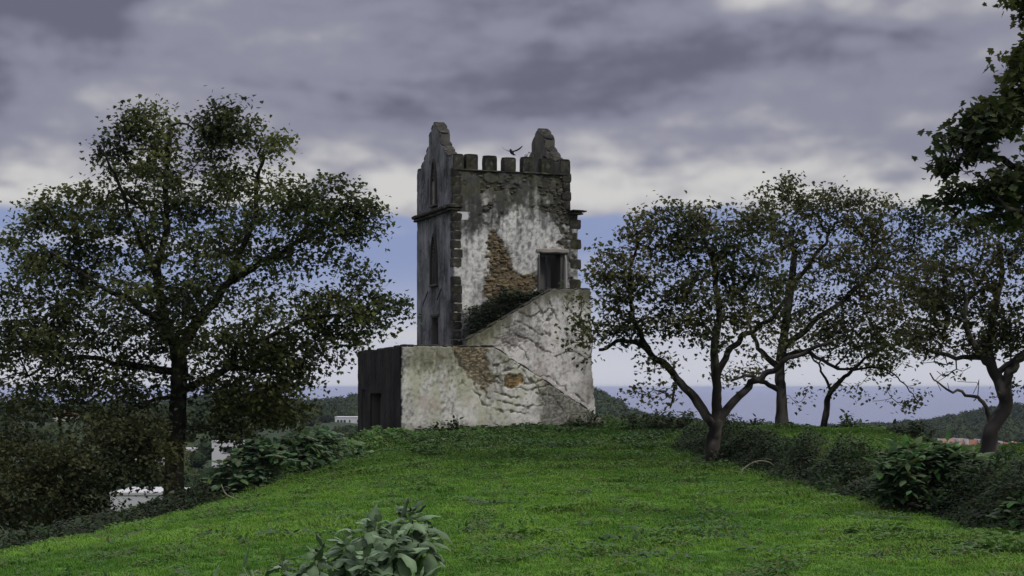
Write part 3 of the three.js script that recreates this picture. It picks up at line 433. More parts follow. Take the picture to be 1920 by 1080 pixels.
// ------------------------------------------------------------------ trees: limbs from the survey, twigs grown out to the leaf clusters
function growTree(o) {
  const r = rng(o.seed), D = o.d, m = D / F, nodes = [];    // node: x, y, z, parent, limb radius, limb number
  const add = (x, y, z, p, rad, limb) => { nodes.push({ x, y, z, p, rad, limb, kids: [], load: 0 }); if (p >= 0) nodes[p].kids.push(nodes.length - 1); return nodes.length - 1; };
  const near = (x, y, z) => { let b = 0, bd = 1e9; nodes.forEach((n, i) => { const q = (n.x - x) ** 2 + (n.y - y) ** 2 + (n.z - z) ** 2; if (q < bd) { bd = q; b = i; } }); return b; };
  o.limbs.forEach((L, li) => {
    const [r0, r1, dz, ...pts] = L, P = pts.map(([px, py], i) => V3(X(px, D), Y(py, D), -D + dz * (i / Math.max(1, pts.length - 1))));
    let from = -1;
    if (li === 0) P[0].y = ground(P[0].x, D) - 0.15; else { from = near(P[0].x, P[0].y, P[0].z); const s = nodes[from]; const shift = s.z - P[0].z; P.forEach((p, i) => { p.z += shift; }); P[0].set(s.x, s.y, s.z); }
    const curve = new THREE.CatmullRomCurve3(P, false, 'centripetal'), n = Math.max(3, Math.ceil(curve.getLength() / 0.14));
    for (let i = li === 0 ? 0 : 1; i <= n; i++) { const t = i / n, p = curve.getPoint(t); const kw = li && i < n ? Math.min(1, t * 3) * 0.11 : 0; from = add(p.x + (i && i < n ? 0.012 * gauss(r) : 0) + kw * noise(t * 7 + li * 9, o.seed, 2), p.y + kw * noise(t * 8 + li * 5, o.seed, 7), p.z + 0.02 * gauss(r), from, lerp(r0, r1, Math.pow(t, 0.8)) * (li === 0 && t < 0.12 ? 1 + 2.2 * (0.12 - t) * 2.2 : 1), li); }
  });
  const limbNodes = nodes.length, att = [];
  for (const [px, py, rx, ry, n, dz = 0] of o.lobes) for (let i = 0, t = 0; i < n && t < n * 20; t++) {
    const a = r() * 6.2832, u = r() * 2 - 1, k = Math.cbrt(r()), s = Math.sqrt(1 - u * u); const x = X(px, D) + k * s * Math.cos(a) * rx * m, y = Y(py, D) + k * u * ry * m, z = -D + dz + k * s * Math.sin(a) * Math.max(rx, ry) * m * (o.deep ?? 0.9);
    if (fbm(x * 0.9 + o.seed, y * 1.1, z * 0.9, 3) < (o.gap ?? -0.12)) continue; att.push([x, y, z]); i++;
  }
  const dist = (a) => { let b = 1e9; for (let i = 0; i < limbNodes; i++) { const n = nodes[i], q = (n.x - a[0]) ** 2 + (n.y - a[1]) ** 2 + (n.z - a[2]) ** 2; if (q < b) b = q; } return b; };
  const order = att.map((a) => [dist(a), a]).sort((p, q) => p[0] - q[0]), tips = [];
  const lowest = nodes.findIndex((n) => n.y > nodes[0].y + (o.clear ?? 1.2));
  for (const [, a] of order) {
    let best = lowest, bd = 1e9;
    for (let i = lowest; i < nodes.length; i++) { const n = nodes[i], q = Math.hypot(n.x - a[0], n.y - a[1], n.z - a[2]) + (n.y > a[1] + 0.2 ? 0.35 * (n.y - a[1]) : 0) + (n.kids.length > 1 ? 0.12 : 0); if (q < bd) { bd = q; best = i; } }
    const s = nodes[best], pr = s.p >= 0 ? nodes[s.p] : s, L = Math.hypot(s.x - a[0], s.y - a[1], s.z - a[2]), k = Math.max(1, Math.round(L / 0.22)), tx = s.x - pr.x, ty = s.y - pr.y, tz = s.z - pr.z, tl = Math.hypot(tx, ty, tz) || 1;
    let p = best;
    for (let i = 1; i <= k; i++) { const t = i / k, w = 0.45 * L * t * (1 - t), j = i < k ? 0.055 : 0; p = add(lerp(s.x, a[0], t) + tx / tl * w + j * gauss(r), lerp(s.y, a[1], t) + ty / tl * w + j * gauss(r) + 0.06 * w, lerp(s.z, a[2], t) + tz / tl * w + j * gauss(r), p, 0, -1); }
    tips.push(p);
  }
  for (let i = nodes.length - 1; i >= 0; i--) { const n = nodes[i]; if (!n.kids.length) n.load = 1; if (n.p >= 0) nodes[n.p].load += n.load; }
  const tw = o.twig ?? 0.0082; for (const n of nodes) n.r = n.limb >= 0 ? Math.max(n.rad, tw * Math.pow(n.load, 0.44)) : tw * Math.pow(n.load, 0.46);
  for (let i = limbNodes; i < nodes.length; i++) nodes[i].r = Math.min(nodes[i].r, nodes[nodes[i].p].r * 0.9 + 0.001);
  // tubes along chains
  const bags = {}; const bagOf = (n) => bags[n.limb] ??= new Bag();
  const barkC = o.bark ?? ((x, y, z) => mix3([0.014, 0.013, 0.01], [0.055, 0.05, 0.036], sst(0.02, 0.3, fbm(x * 5, y * 3, z * 5, 4))));
  const chains = []; const walk = [[0, -1]];
  while (walk.length) { let [i, from] = walk.pop(); const ch = from >= 0 ? [from] : []; const own = nodes[i].limb; for (;;) { ch.push(i); const k = nodes[i].kids; if (!k.length) break; let b = -1; for (const q of k) if (nodes[q].limb === own && (b < 0 || nodes[q].r > nodes[b].r)) b = q; for (const q of k) if (q !== b) walk.push([q, i]); if (b < 0) break; i = b; } chains.push([ch, own]); }
  const T = V3(), N = V3(), B = V3();
  for (const [ch, own] of chains) {
    if (ch.length < 2) continue; const b = bagOf({ limb: own }), rr = nodes[ch[1]].r, sides = rr > 0.07 ? 12 : rr > 0.025 ? 7 : rr > 0.012 ? 4 : 3; let prev = null;
    N.set(0.3, 0.1, 0.95);
    for (let k = 0; k < ch.length; k++) {
      const n = nodes[ch[k]], a = nodes[ch[Math.max(0, k - 1)]], c = nodes[ch[Math.min(ch.length - 1, k + 1)]]; T.set(c.x - a.x, c.y - a.y, c.z - a.z).normalize(); B.crossVectors(T, N).normalize(); N.crossVectors(B, T).normalize();
      const rad = k === 0 && ch.length > 1 && own !== 0 ? Math.min(n.r, nodes[ch[1]].r * 1.25) : n.r, ring = [];
      for (let s = 0; s < sides; s++) { const an = s / sides * 6.2832, cx = Math.cos(an), sx = Math.sin(an), q = rad * (rr > 0.04 ? 1 + 0.16 * noise(n.x * 4 + cx, n.y * 4, n.z * 4 + sx) + (own === 0 ? 0.12 * noise(cx * 2, n.y * 1.2, sx * 2 + 4) : 0) : 1), x = n.x + (N.x * cx + B.x * sx) * q, y = n.y + (N.y * cx + B.y * sx) * q, z = n.z + (N.z * cx + B.z * sx) * q; ring.push(b.v(x, y, z, barkC(x, y, z))); }
      if (prev) for (let s = 0; s < sides; s++) b.q(prev[s], prev[(s + 1) % sides], ring[(s + 1) % sides], ring[s]);
      prev = ring;
    }
  }
  const base = nodes[0], root = thing(o.name, o.label, o.category ?? 'tree', [base.x, base.y, base.z], 0, o.group);
  const mat = VC({ roughness: 0.9 });
  for (const [k, b] of Object.entries(bags)) { const g = b.geo(); g.translate(-base.x, -base.y, -base.z); const me = put(k === '0' ? 'trunk' : k === '-1' ? 'twigs' : 'branch', g, mat, root); if (k === '-1') stuff(me); }
  // leaves
  const list = [], shape = o.leaf ?? PLANE, size = o.size ?? 0.13;
  tips.forEach((t, ti) => {
    const n = nodes[t]; if (r() < (o.bare ?? 0.08)) return; if (o.bareBelow && n.y < Y(o.bareBelow, D) && r() < 0.8) return;
    const tint = fbm(n.x * 0.8, n.y * 0.8, n.z * 0.8 + o.seed, 2), num = Math.round((o.per ?? 20) * (0.55 + 0.9 * r())), R = (o.clump ?? 0.34) * (0.7 + 0.6 * r());
    for (let i = 0; i < num; i++) {
      const x = n.x + gauss(r) * R, y = n.y + gauss(r) * R * 0.62, z = n.z + gauss(r) * R, s = size * (0.6 + 0.75 * r()), v = 0.72 + 0.5 * r() + 0.5 * tint, h = clamp(0.5 + 1.5 * tint + 0.5 * gauss(r));
      const c = mix3(o.c0 ?? [0.04, 0.058, 0.02], o.c1 ?? [0.105, 0.12, 0.032], h).map((q) => q * v);
      list.push({ m: leafAt(x - base.x, y - base.y, z - base.z, s, r() * 6.2832, 2.35 + 0.8 * gauss(r), 0.6 * gauss(r)), c });
    }
  });
  const lm = o.leafMat ?? LEAF;
  if (o.single) {                                            // the nearest leaves one by one
    const mats = [0, 1, 2, 3].map((k) => leafy(mix3([0.03, 0.044, 0.016], [0.07, 0.08, 0.022], k / 3)));
    let n = 0; const rest = []; for (const t of list) { if (n < 300 && r() < o.single) { const me = put('leaf', shape, mats[n++ % 4], root); me.matrix.copy(t.m); me.matrix.decompose(me.position, me.quaternion, me.scale); } else rest.push(t); }
    instances('crown', shape, lm, rest, root);
  } else instances('crown', shape, lm, list, root);
  return root;
}
const LEAF = leafy([1, 1, 1], { transmission: 0.45 });

growTree({ name: 'plane_tree', label: 'largest tree, broad dense crown left of the tower above the lowland town', seed: 11, d: 37, per: 32, size: 0.098, clump: 0.4, gap: -0.2, clear: 1.4,
  limbs: [[0.25, 0.17, 0, [330, 955], [326, 880], [332, 800], [335, 740], [336, 690], [330, 650]], [0.15, 0.04, 0.3, [330, 650], [308, 600], [298, 540], [310, 450], [318, 330], [325, 240]], [0.15, 0.04, -0.4, [333, 665], [365, 610], [402, 560], [440, 500], [470, 400], [490, 290]],
    [0.11, 0.03, 0.8, [336, 735], [380, 715], [435, 690], [450, 652], [500, 640], [580, 600], [670, 590]], [0.11, 0.03, -0.6, [334, 700], [280, 690], [220, 682], [150, 668], [70, 685]], [0.09, 0.025, 0.9, [308, 605], [240, 560], [170, 520], [90, 460]], [0.09, 0.025, -0.8, [425, 525], [520, 470], [600, 420], [660, 385]],
    [0.06, 0.02, 1.0, [335, 745], [280, 752], [220, 790], [170, 840]], [0.07, 0.02, 1.2, [300, 520], [260, 420], [230, 330], [215, 290]], [0.06, 0.02, 0.9, [440, 690], [520, 700], [560, 720]]],
  lobes: [[430, 235, 62, 48, 55], [268, 245, 58, 48, 45], [515, 278, 48, 26, 16], [340, 320, 140, 80, 110], [215, 290, 30, 40, 12], [190, 410, 130, 62, 90], [85, 420, 40, 40, 16], [600, 395, 110, 62, 80], [670, 410, 45, 55, 26], [440, 410, 190, 90, 130], [300, 500, 260, 90, 190], [620, 510, 80, 60, 30], [700, 590, 72, 40, 34], [80, 560, 110, 110, 90], [430, 600, 200, 75, 120], [190, 640, 190, 70, 90], [560, 660, 90, 60, 48], [520, 745, 90, 50, 80], [470, 700, 110, 50, 50], [150, 745, 150, 44, 80], [260, 800, 110, 46, 44], [420, 800, 70, 36, 22], [410, 740, 90, 44, 30], [470, 775, 70, 36, 20], [620, 640, 70, 40, 18], [12, 450, 38, 36, 10], [-30, 700, 80, 140, 40], [250, 600, 150, 60, 50], [450, 655, 120, 40, 40], [640, 585, 90, 50, 36], [60, 660, 90, 70, 40], [250, 710, 110, 40, 34], [110, 480, 90, 60, 36]] });
growTree({ name: 'bushy_tree', label: 'low brownish bushy tree at the left edge, below the largest crown', seed: 12, d: 34, per: 50, size: 0.08, clump: 0.4, clear: 0.4, c0: [0.03, 0.041, 0.014], c1: [0.08, 0.084, 0.026], twig: 0.005,
  limbs: [[0.09, 0.05, 0, [120, 1010], [125, 960], [120, 900]], [0.05, 0.02, 0.5, [120, 930], [70, 880], [20, 830]], [0.05, 0.02, -0.4, [121, 910], [180, 860], [240, 810]]],
  lobes: [[50, 850, 90, 60, 60], [180, 850, 110, 62, 70], [50, 940, 90, 62, 55], [240, 800, 80, 34, 26], [170, 930, 90, 46, 34], [290, 870, 60, 46, 22], [-60, 900, 80, 100, 40]] });
const rightBark = (x, y, z) => mix3([0.013, 0.012, 0.01], [0.085, 0.077, 0.062], sst(-0.02, 0.28, fbm(x * 4, y * 2.4, z * 4, 4)));
growTree({ name: 'plane_tree', label: 'spreading tree with low forked trunk immediately right of the tower', seed: 13, d: 36, c1: [0.118, 0.108, 0.036],  per: 24, size: 0.092, clump: 0.36, gap: -0.2, clear: 1.0, bark: rightBark,
  limbs: [[0.2, 0.145, 0, [1335, 880], [1337, 835], [1345, 790]], [0.125, 0.035, -0.5, [1343, 800], [1300, 745], [1255, 695], [1215, 655], [1170, 638], [1125, 655]], [0.13, 0.04, 0.3, [1345, 790], [1342, 720], [1338, 650], [1346, 560], [1330, 480], [1300, 420]], [0.11, 0.035, 0.7, [1347, 785], [1390, 735], [1420, 710], [1450, 690], [1500, 660], [1550, 640]], [0.09, 0.03, -0.6, [1342, 700], [1375, 650], [1400, 625], [1450, 600], [1490, 540]], [0.07, 0.025, 0.6, [1222, 662], [1190, 600], [1180, 520], [1195, 450]], [0.05, 0.015, 0.3, [1270, 712], [1262, 740], [1255, 765]]],
  lobes: [[1175, 510, 68, 82, 62], [1250, 425, 80, 48, 52], [1195, 430, 18, 40, 8], [1248, 395, 10, 22, 4], [1340, 430, 90, 50, 62], [1330, 520, 130, 70, 100], [1155, 610, 48, 46, 20], [1420, 540, 80, 60, 44], [1270, 590, 110, 50, 48], [1090, 620, 26, 70, 14, 1.2], [1235, 730, 55, 28, 9], [1400, 640, 90, 50, 22], [1230, 660, 50, 40, 10], [1420, 440, 60, 50, 26], [1200, 580, 70, 50, 24], [1350, 600, 90, 40, 26], [1130, 520, 30, 60, 14]] });
growTree({ name: 'plane_tree', label: 'tall tree with straight mossy trunk second to the right of the tower', seed: 14, d: 46, c1: [0.118, 0.108, 0.036],  per: 26, size: 0.102, clump: 0.42, gap: -0.2, clear: 1.4, bark: rightBark,
  limbs: [[0.185, 0.09, 0, [1468, 812], [1465, 740], [1462, 690], [1470, 630], [1480, 560], [1490, 470]], [0.09, 0.03, 0.6, [1461, 735], [1430, 718], [1395, 704], [1365, 715]], [0.1, 0.03, -0.6, [1462, 690], [1430, 660], [1412, 620], [1400, 560]], [0.11, 0.03, 0.8, [1470, 655], [1530, 600], [1600, 540], [1650, 480]], [0.08, 0.03, -0.5, [1468, 668], [1520, 660], [1570, 690], [1620, 690]], [0.08, 0.03, -0.8, [1484, 540], [1540, 470], [1580, 410]]],
  lobes: [[1470, 400, 90, 52, 58], [1560, 395, 105, 42, 60], [1635, 410, 60, 48, 36], [1550, 480, 150, 66, 110], [1660, 520, 90, 80, 70], [1475, 348, 34, 22, 8], [1440, 560, 80, 56, 30], [1375, 700, 46, 30, 9], [1570, 590, 120, 44, 56], [1690, 400, 44, 30, 10], [1720, 400, 16, 26, 4], [1700, 590, 80, 60, 50], [1740, 500, 60, 70, 40], [1620, 620, 90, 40, 34], [1500, 610, 70, 40, 20], [1730, 430, 40, 40, 14], [1500, 700, 26, 60, 4]] });
growTree({ name: 'small_tree', label: 'thin leaning tree with slim bent trunk on the crest between two trees', seed: 15, d: 48, per: 20, size: 0.11, clump: 0.36, clear: 0.6, bark: rightBark,
  limbs: [[0.12, 0.07, 0, [1540, 815], [1550, 770], [1552, 745], [1575, 715]], [0.07, 0.025, 0.4, [1573, 718], [1600, 690], [1640, 660], [1690, 640]], [0.05, 0.02, -0.5, [1560, 735], [1545, 700], [1530, 672], [1500, 650]], [0.04, 0.012, 0.3, [1600, 690], [1650, 690], [1690, 720], [1720, 760]]],
  lobes: [[1590, 645, 90, 34, 40], [1650, 690, 70, 28, 20], [1700, 650, 55, 36, 22], [1535, 645, 46, 30, 14], [1690, 740, 40, 34, 8], [1600, 740, 50, 24, 6]] });
growTree({ name: 'plane_tree', label: 'dark curved-trunk tree at the right edge above the red roofs', seed: 16, d: 36, c1: [0.085, 0.08, 0.028],  per: 25, size: 0.094, clump: 0.36, gap: -0.2, clear: 1.3, bareBelow: 655, bark: (x, y, z) => mix3([0.025, 0.022, 0.02], [0.12, 0.1, 0.085], sst(0, 0.3, fbm(x * 4, y * 3, z * 4, 4))),
  limbs: [[0.2, 0.135, 0, [1855, 842], [1860, 805], [1886, 760], [1878, 725], [1868, 700]], [0.13, 0.04, 0.4, [1868, 705], [1848, 680], [1828, 655], [1808, 620], [1795, 540]], [0.13, 0.04, -0.4, [1862, 695], [1852, 640], [1866, 590], [1885, 510], [1880, 450]], [0.13, 0.05, 0.5, [1886, 752], [1888, 700], [1905, 675], [1950, 640], [2000, 560]], [0.06, 0.015, 0.6, [1852, 795], [1838, 752], [1800, 738], [1765, 730], [1730, 700]], [0.07, 0.02, -0.6, [1835, 665], [1790, 668], [1745, 655], [1715, 630]], [0.08, 0.03, 0.3, [1880, 690], [1920, 660], [1960, 620]]],
  lobes: [[1800, 550, 72, 70, 56], [1860, 460, 80, 66, 62], [1905, 560, 90, 80, 80], [1735, 610, 40, 56, 20], [1785, 440, 44, 44, 20], [1990, 540, 80, 110, 60], [1840, 620, 80, 40, 26], [1770, 690, 50, 46, 26], [1860, 720, 50, 40, 12], [1740, 660, 30, 30, 8], [1800, 640, 90, 44, 34], [1740, 540, 50, 60, 30], [1900, 650, 60, 40, 20]] });
growTree({ name: 'near_tree', label: 'nearest branches hanging in from the upper right corner', seed: 17, d: 20, per: 9, size: 0.1, clump: 0.2, gap: -0.02, clear: 2.4, deep: 0.7, single: 0.12, bark: rightBark,
  limbs: [[0.22, 0.15, 0, [2090, 1000], [2085, 800], [2075, 600], [2050, 450]], [0.09, 0.02, -0.3, [2062, 520], [2000, 380], [1920, 310], [1840, 270]], [0.1, 0.02, 0.4, [2050, 450], [1990, 250], [1940, 120], [1910, 20]], [0.06, 0.015, 0.3, [2055, 470], [1970, 420], [1900, 400], [1850, 380]]],
  lobes: [[1912, 60, 46, 76, 70], [1900, 190, 62, 70, 90], [1850, 230, 60, 34, 44], [1800, 275, 60, 36, 34], [1845, 330, 84, 44, 70], [1910, 320, 60, 60, 70], [1765, 330, 30, 30, 12], [1985, 150, 60, 190, 110], [1895, 400, 64, 26, 36], [1785, 360, 40, 26, 14]] });

// ------------------------------------------------------------------ shrubs
function shrub(o) {
  const r = rng(o.seed), m = o.d / F, bx = X(o.base[0], o.d), by = ground(bx, o.d), root = thing(o.name ?? 'shrub', o.label, 'shrub', [bx, by, -o.d], 0, o.group), stems = new Bag(), list = [];
  for (const [px, py, rx, ry, n] of o.lobes) for (let i = 0; i < n; i++) {
    const a = r() * 6.2832, u = r() * 2 - 1, k = Math.cbrt(r()), s = Math.sqrt(1 - u * u), x = X(px, o.d) + k * s * Math.cos(a) * rx * m - bx, z = k * s * Math.sin(a) * rx * m * 0.8; let y = Y(py, o.d) + k * u * ry * m - by; y = Math.max(y, ground(bx + x, o.d - z) - by + 0.08);
    const fx = x * 0.3 + 0.1 * gauss(r), fz = z * 0.3, n5 = 5; let prev = null;
    for (let q = 0; q <= n5; q++) { const t = q / n5, cx = lerp(fx, x, t * t * 0.4 + t * 0.6), cy = lerp(-0.1, y, t), cz = lerp(fz, z, t), rad = lerp(0.014, 0.004, t) * (o.stem ?? 1), ring = [0, 1, 2].map((e) => stems.v(cx + rad * Math.cos(e * 2.09), cy, cz + rad * Math.sin(e * 2.09), [0.07, 0.075, 0.04])); if (prev) for (let e = 0; e < 3; e++) stems.q(prev[e], prev[(e + 1) % 3], ring[(e + 1) % 3], ring[e]); prev = ring; }
    const num = Math.round((o.per ?? 14) * (0.6 + 0.8 * r())), tint = fbm((x + bx) * 1.3, y * 1.3, z + o.seed, 2);
    for (let q = 0; q < num; q++) {
      const whorl = q * 2.4 + r() * 0.6, lift = q / num, R = o.clump ?? 0.1, sz = o.size * (0.55 + 0.7 * r());
      const c = mix3(o.c0, o.c1, clamp(0.5 + tint + 0.4 * gauss(r))).map((t) => t * (0.75 + 0.5 * r()));
      list.push({ m: leafAt(x + gauss(r) * R, y + gauss(r) * R * 0.8 - lift * R, z + gauss(r) * R, sz, whorl, 0.85 + 0.9 * lift + 0.7 * gauss(r), 0.8 * gauss(r)), c });
    }
  }
  put('stems', stems.geo(), VC(), root).name = numbered('stem'); stuff(root.children[0]);
  instances('foliage', o.leaf ?? OVAL, o.mat ?? LEAF, list, root); return root;
}
const G0 = [0.05, 0.095, 0.04], G1 = [0.16, 0.25, 0.11], GD0 = [0.03, 0.045, 0.018], GD1 = [0.06, 0.085, 0.03];
shrub({ seed: 31, d: 36, base: [465, 930], label: 'large-leaved grey-green shrub nearest the big trunk on the lawn edge', size: 0.26, leaf: BROAD, c0: G0, c1: G1, per: 9, lobes: [[460, 870, 50, 48, 44], [500, 855, 44, 40, 30], [425, 890, 30, 34, 20], [470, 915, 50, 20, 16]] });
shrub({ seed: 32, d: 39, base: [550, 900], label: 'broad large-leaved shrub in the middle of the left hedge', size: 0.27, leaf: BROAD, c0: G0, c1: G1, per: 9, lobes: [[545, 840, 52, 34, 40], [590, 860, 46, 36, 34], [520, 880, 50, 28, 26]] });
shrub({ seed: 33, d: 42, base: [640, 880], label: 'leafy shrub at the tower end of the left hedge', size: 0.22, leaf: BROAD, c0: G0, c1: G1, per: 9, lobes: [[640, 850, 50, 26, 34], [600, 822, 44, 20, 24], [670, 865, 34, 18, 14]] });
shrub({ seed: 34, d: 35, base: [300, 965], label: 'small plant with drooping leaves at the foot of the big trunk', size: 0.22, leaf: BROAD, c0: G0, c1: G1, per: 10, lobes: [[305, 945, 20, 24, 6]] });
shrub({ seed: 35, d: 22.5, base: [1720, 930], label: 'thick large-leaved shrub covering the bank at the right', size: 0.2, leaf: OVAL, c0: [0.035, 0.07, 0.022], c1: [0.13, 0.22, 0.08], per: 14, lobes: [[1700, 865, 55, 34, 60], [1770, 860, 60, 28, 60], [1730, 915, 60, 40, 50], [1810, 890, 60, 40, 44], [1820, 940, 60, 34, 30], [1670, 905, 26, 30, 12], [1860, 900, 40, 34, 20]] });
shrub({ seed: 36, d: 19, base: [1905, 1010], label: 'big-leaved shrub cut by the right edge at the foot of the bank', size: 0.17, leaf: BROAD, c0: [0.035, 0.07, 0.022], c1: [0.08, 0.14, 0.045], per: 10, lobes: [[1905, 960, 30, 36, 18], [1940, 980, 40, 50, 20], [1890, 1000, 24, 24, 8]] });
shrub({ seed: 37, d: 50, base: [1250, 800], label: 'dark low shrub on the crest between the tower and the forked tree', size: 0.16, c0: GD0, c1: GD1, per: 14, lobes: [[1235, 783, 60, 16, 40], [1290, 785, 36, 18, 20], [1190, 785, 30, 14, 14]] });
shrub({ seed: 38, d: 44, base: [1600, 810], label: 'leafy shrub on the crest beside the thin leaning tree', size: 0.17, c0: GD0, c1: [0.06, 0.1, 0.03], per: 12, lobes: [[1600, 800, 36, 18, 20], [1590, 785, 14, 14, 6]] });
shrub({ seed: 39, d: 38, base: [1700, 830], label: 'rounded dark shrub on the crest left of the red roofs', size: 0.16, c0: GD0, c1: GD1, per: 14, lobes: [[1690, 810, 30, 18, 18], [1725, 812, 34, 20, 22]] });
shrub({ seed: 40, d: 35.6, base: [1365, 872], label: 'twiggy bramble bush around the foot of the forked tree', size: 0.09, c0: GD0, c1: GD1, per: 16, clump: 0.16, lobes: [[1318, 868, 24, 14, 16], [1372, 866, 30, 18, 22], [1410, 850, 40, 22, 26], [1440, 840, 30, 16, 14]] });
shrub({ seed: 42, d: 47, base: [1405, 800], label: 'small shrub on the crest between the forked and the straight trunks', size: 0.14, c0: GD0, c1: GD1, per: 14, lobes: [[1420, 795, 36, 10, 14]] });
shrub({ seed: 43, d: 51, base: [1110, 790], label: 'dark bush growing at the right foot of the stair wall', size: 0.14, c0: GD0, c1: GD1, per: 16, lobes: [[1105, 785, 30, 16, 22], [1075, 792, 24, 8, 8]] });
for (const [px, py, h, l] of [[822, 812, 22, 'first sapling from the left against the pale stair wall'], [848, 808, 26, 'tallest sapling, dark leaved, against the pale stair wall'], [790, 812, 12, 'smallest sapling by the left corner of the pale stair wall']]) shrub({ seed: px, d: 48.6, base: [px, py], name: 'sapling', label: l, size: 0.2, c0: GD0, c1: [0.07, 0.1, 0.04], per: 10, lobes: [[px, py - h + 6, 13, 7, 4], [px, py - h / 2 + 2, 8, 6, 2]] });
// loose low growth that nobody could count
function cover(name, label, cat, seed, n, where, leaf, size, c0, c1, h) {
  const r = rng(seed), list = []; let t = 0; const base = where(r, true);
  while (list.length < n && t++ < n * 14) { const p = where(r); if (!p) continue; const [x, d, k] = p, y = ground(x, d), c = mix3(c0, c1, clamp(0.5 + 1.2 * fbm(x * 1.2, d * 1.2, seed, 3) + 0.3 * gauss(r))).map((q) => q * (0.7 + 0.6 * r())); list.push({ m: leafAt(x, y + h * k * Math.pow(r(), 0.7) + 0.02, -d, size * (0.6 + 0.8 * r()), r() * 6.2832, 1.3 + 1.1 * gauss(r), 0.9 * gauss(r)), c }); }
  return tag(instances(name, leaf, LEAF, list), label, cat);
}
const span = (r, pts, wd) => { const k = r() * (pts.length - 1), i = Math.floor(k), t = k - i, [x0, d0, w0 = 1] = pts[i], [x1, d1, w1 = 1] = pts[i + 1], g = gauss(r); const s = g * lerp(w0, w1, t) * wd; return [lerp(x0, x1, t) + s * 0.6, lerp(d0, d1, t) + s * 0.5 * (r() - 0.5) * 2, Math.exp(-g * g * 1.2)]; };
cover('ivy_ground_cover', 'bright green ivy and creepers carpeting the slope below the dark annex wall', 'ground cover', 51, 15000, (r) => { const p = span(r, [[-5.6, 38], [-5.2, 42], [-4.6, 45], [-3.6, 47.5], [-2.2, 48.6], [-1.1, 48.5]], 1.0); p[2] *= (0.7 + 0.8 * fbm(p[0], p[1], 3, 2)) * lerp(1, 0.3, sst(-4.2, -2.6, p[0])); return p; }, IVY, 0.085, [0.05, 0.11, 0.025], [0.14, 0.25, 0.06], 0.78);
cover('undergrowth', 'dark tangled undergrowth along the left lawn edge and round the big trunk', 'undergrowth', 52, 17000, (r) => span(r, [[-9.5, 25], [-8.3, 29], [-7.6, 33], [-7.0, 36], [-6.6, 39], [-5.8, 42]], 1.3), OVAL, 0.1, [0.014, 0.022, 0.008], [0.045, 0.075, 0.022], 0.5);
cover('bank_brambles', 'dark brambles covering the grassy bank on the right', 'brambles', 53, 32000, (r) => { const d = 14 + r() * 28, g = gauss(r), k = fbm(d * 0.45, 1, 7, 3), x = bankX(d) + 0.0 + 0.5 * g + 0.5 * k; if (fbm(x * 1.1, d * 0.7, 27, 3) < -0.34) return null; return [x, d, Math.exp(-g * g) * (0.35 + 1.7 * clamp(fbm(x * 0.9, d * 0.6, 17, 3) + 0.2))]; }, OVAL, 0.075, [0.012, 0.02, 0.007], [0.045, 0.08, 0.022], 0.5);
cover('crest_growth', 'sunlit low green growth along the crest right of the tower', 'ground cover', 54, 12000, (r) => { const x = 2.2 + r() * 13; return [x, table([2, 8, 13, 30], [55, 49.5, 44, 40], x) + gauss(r) * 1.2, 0.6 + 0.9 * clamp(fbm(x * 0.7, 4, 2, 3) + 0.2)]; }, OVAL, 0.09, [0.04, 0.07, 0.02], [0.1, 0.15, 0.04], 0.3);
cover('wall_foot_growth', 'low dark green growth along the foot of the stair wall', 'ground cover', 55, 7000, (r) => { const u = -3 + r() * 7.8, z = 2.5 + Math.abs(gauss(r)) * 0.7, a = 20.1 * Math.PI / 180; return [-1.94 + u * Math.cos(a) + z * Math.sin(a), 53 + u * Math.sin(a) - z * Math.cos(a), Math.exp(-(z - 2.5)) * (0.5 + 0.8 * clamp(fbm(u, 3, 1, 3) + 0.3))]; }, OVAL, 0.075, [0.03, 0.055, 0.018], [0.075, 0.13, 0.035], 0.15);
{ // ivy over the stair
  const r = rng(61), list = [], a = 20.1 * Math.PI / 180;
  for (let i = 0; i < 9000; i++) { const u = 0.25 + 2.9 * Math.pow(r(), 0.8), top = 1.75 + (u - 0.2) * 0.52 + 0.95 * (0.75 + fbm(u * 2, 1, 1, 3)) * sst(3.3, 1.2, u), y = lerp(0.9 + (u - 0.2) * 0.5, top, Math.pow(r(), 0.6)) + 0.06 * gauss(r), z = 0.12 + r() * 0.8 * (1 - 0.3 * r()); list.push({ m: leafAt(-1.94 + u * Math.cos(a) + z * Math.sin(a), E + y, -53 - u * Math.sin(a) + z * Math.cos(a), 0.09 * (0.6 + 0.8 * r()), r() * 6.2832, 1.2 + 0.6 * gauss(r), 0.5 * gauss(r)), c: mix3([0.022, 0.035, 0.014], [0.045, 0.065, 0.022], r()) }); }
  tag(instances('ivy', IVY, LEAF, list), 'dark ivy smothering the upper stair against the tower wall', 'ivy');
  const spr = []; for (let i = 0; i < 90; i++) { const u = 3.72 + 0.1 * gauss(r), y = 2.9 + r() * 0.75, z = 0.35 + 0.1 * gauss(r); spr.push({ m: leafAt(-1.94 + u * Math.cos(a) + z * Math.sin(a), E + y, -53 - u * Math.sin(a) + z * Math.cos(a), 0.11 * (0.6 + 0.7 * r()), r() * 6.28, 1 + 0.5 * gauss(r), 0.3 * gauss(r)), c: [0.1, 0.14, 0.03] }); }
  tag(instances('doorway_weed', OVAL, LEAF, spr), 'yellow-green sprig growing in the upper doorway', 'plant');
}

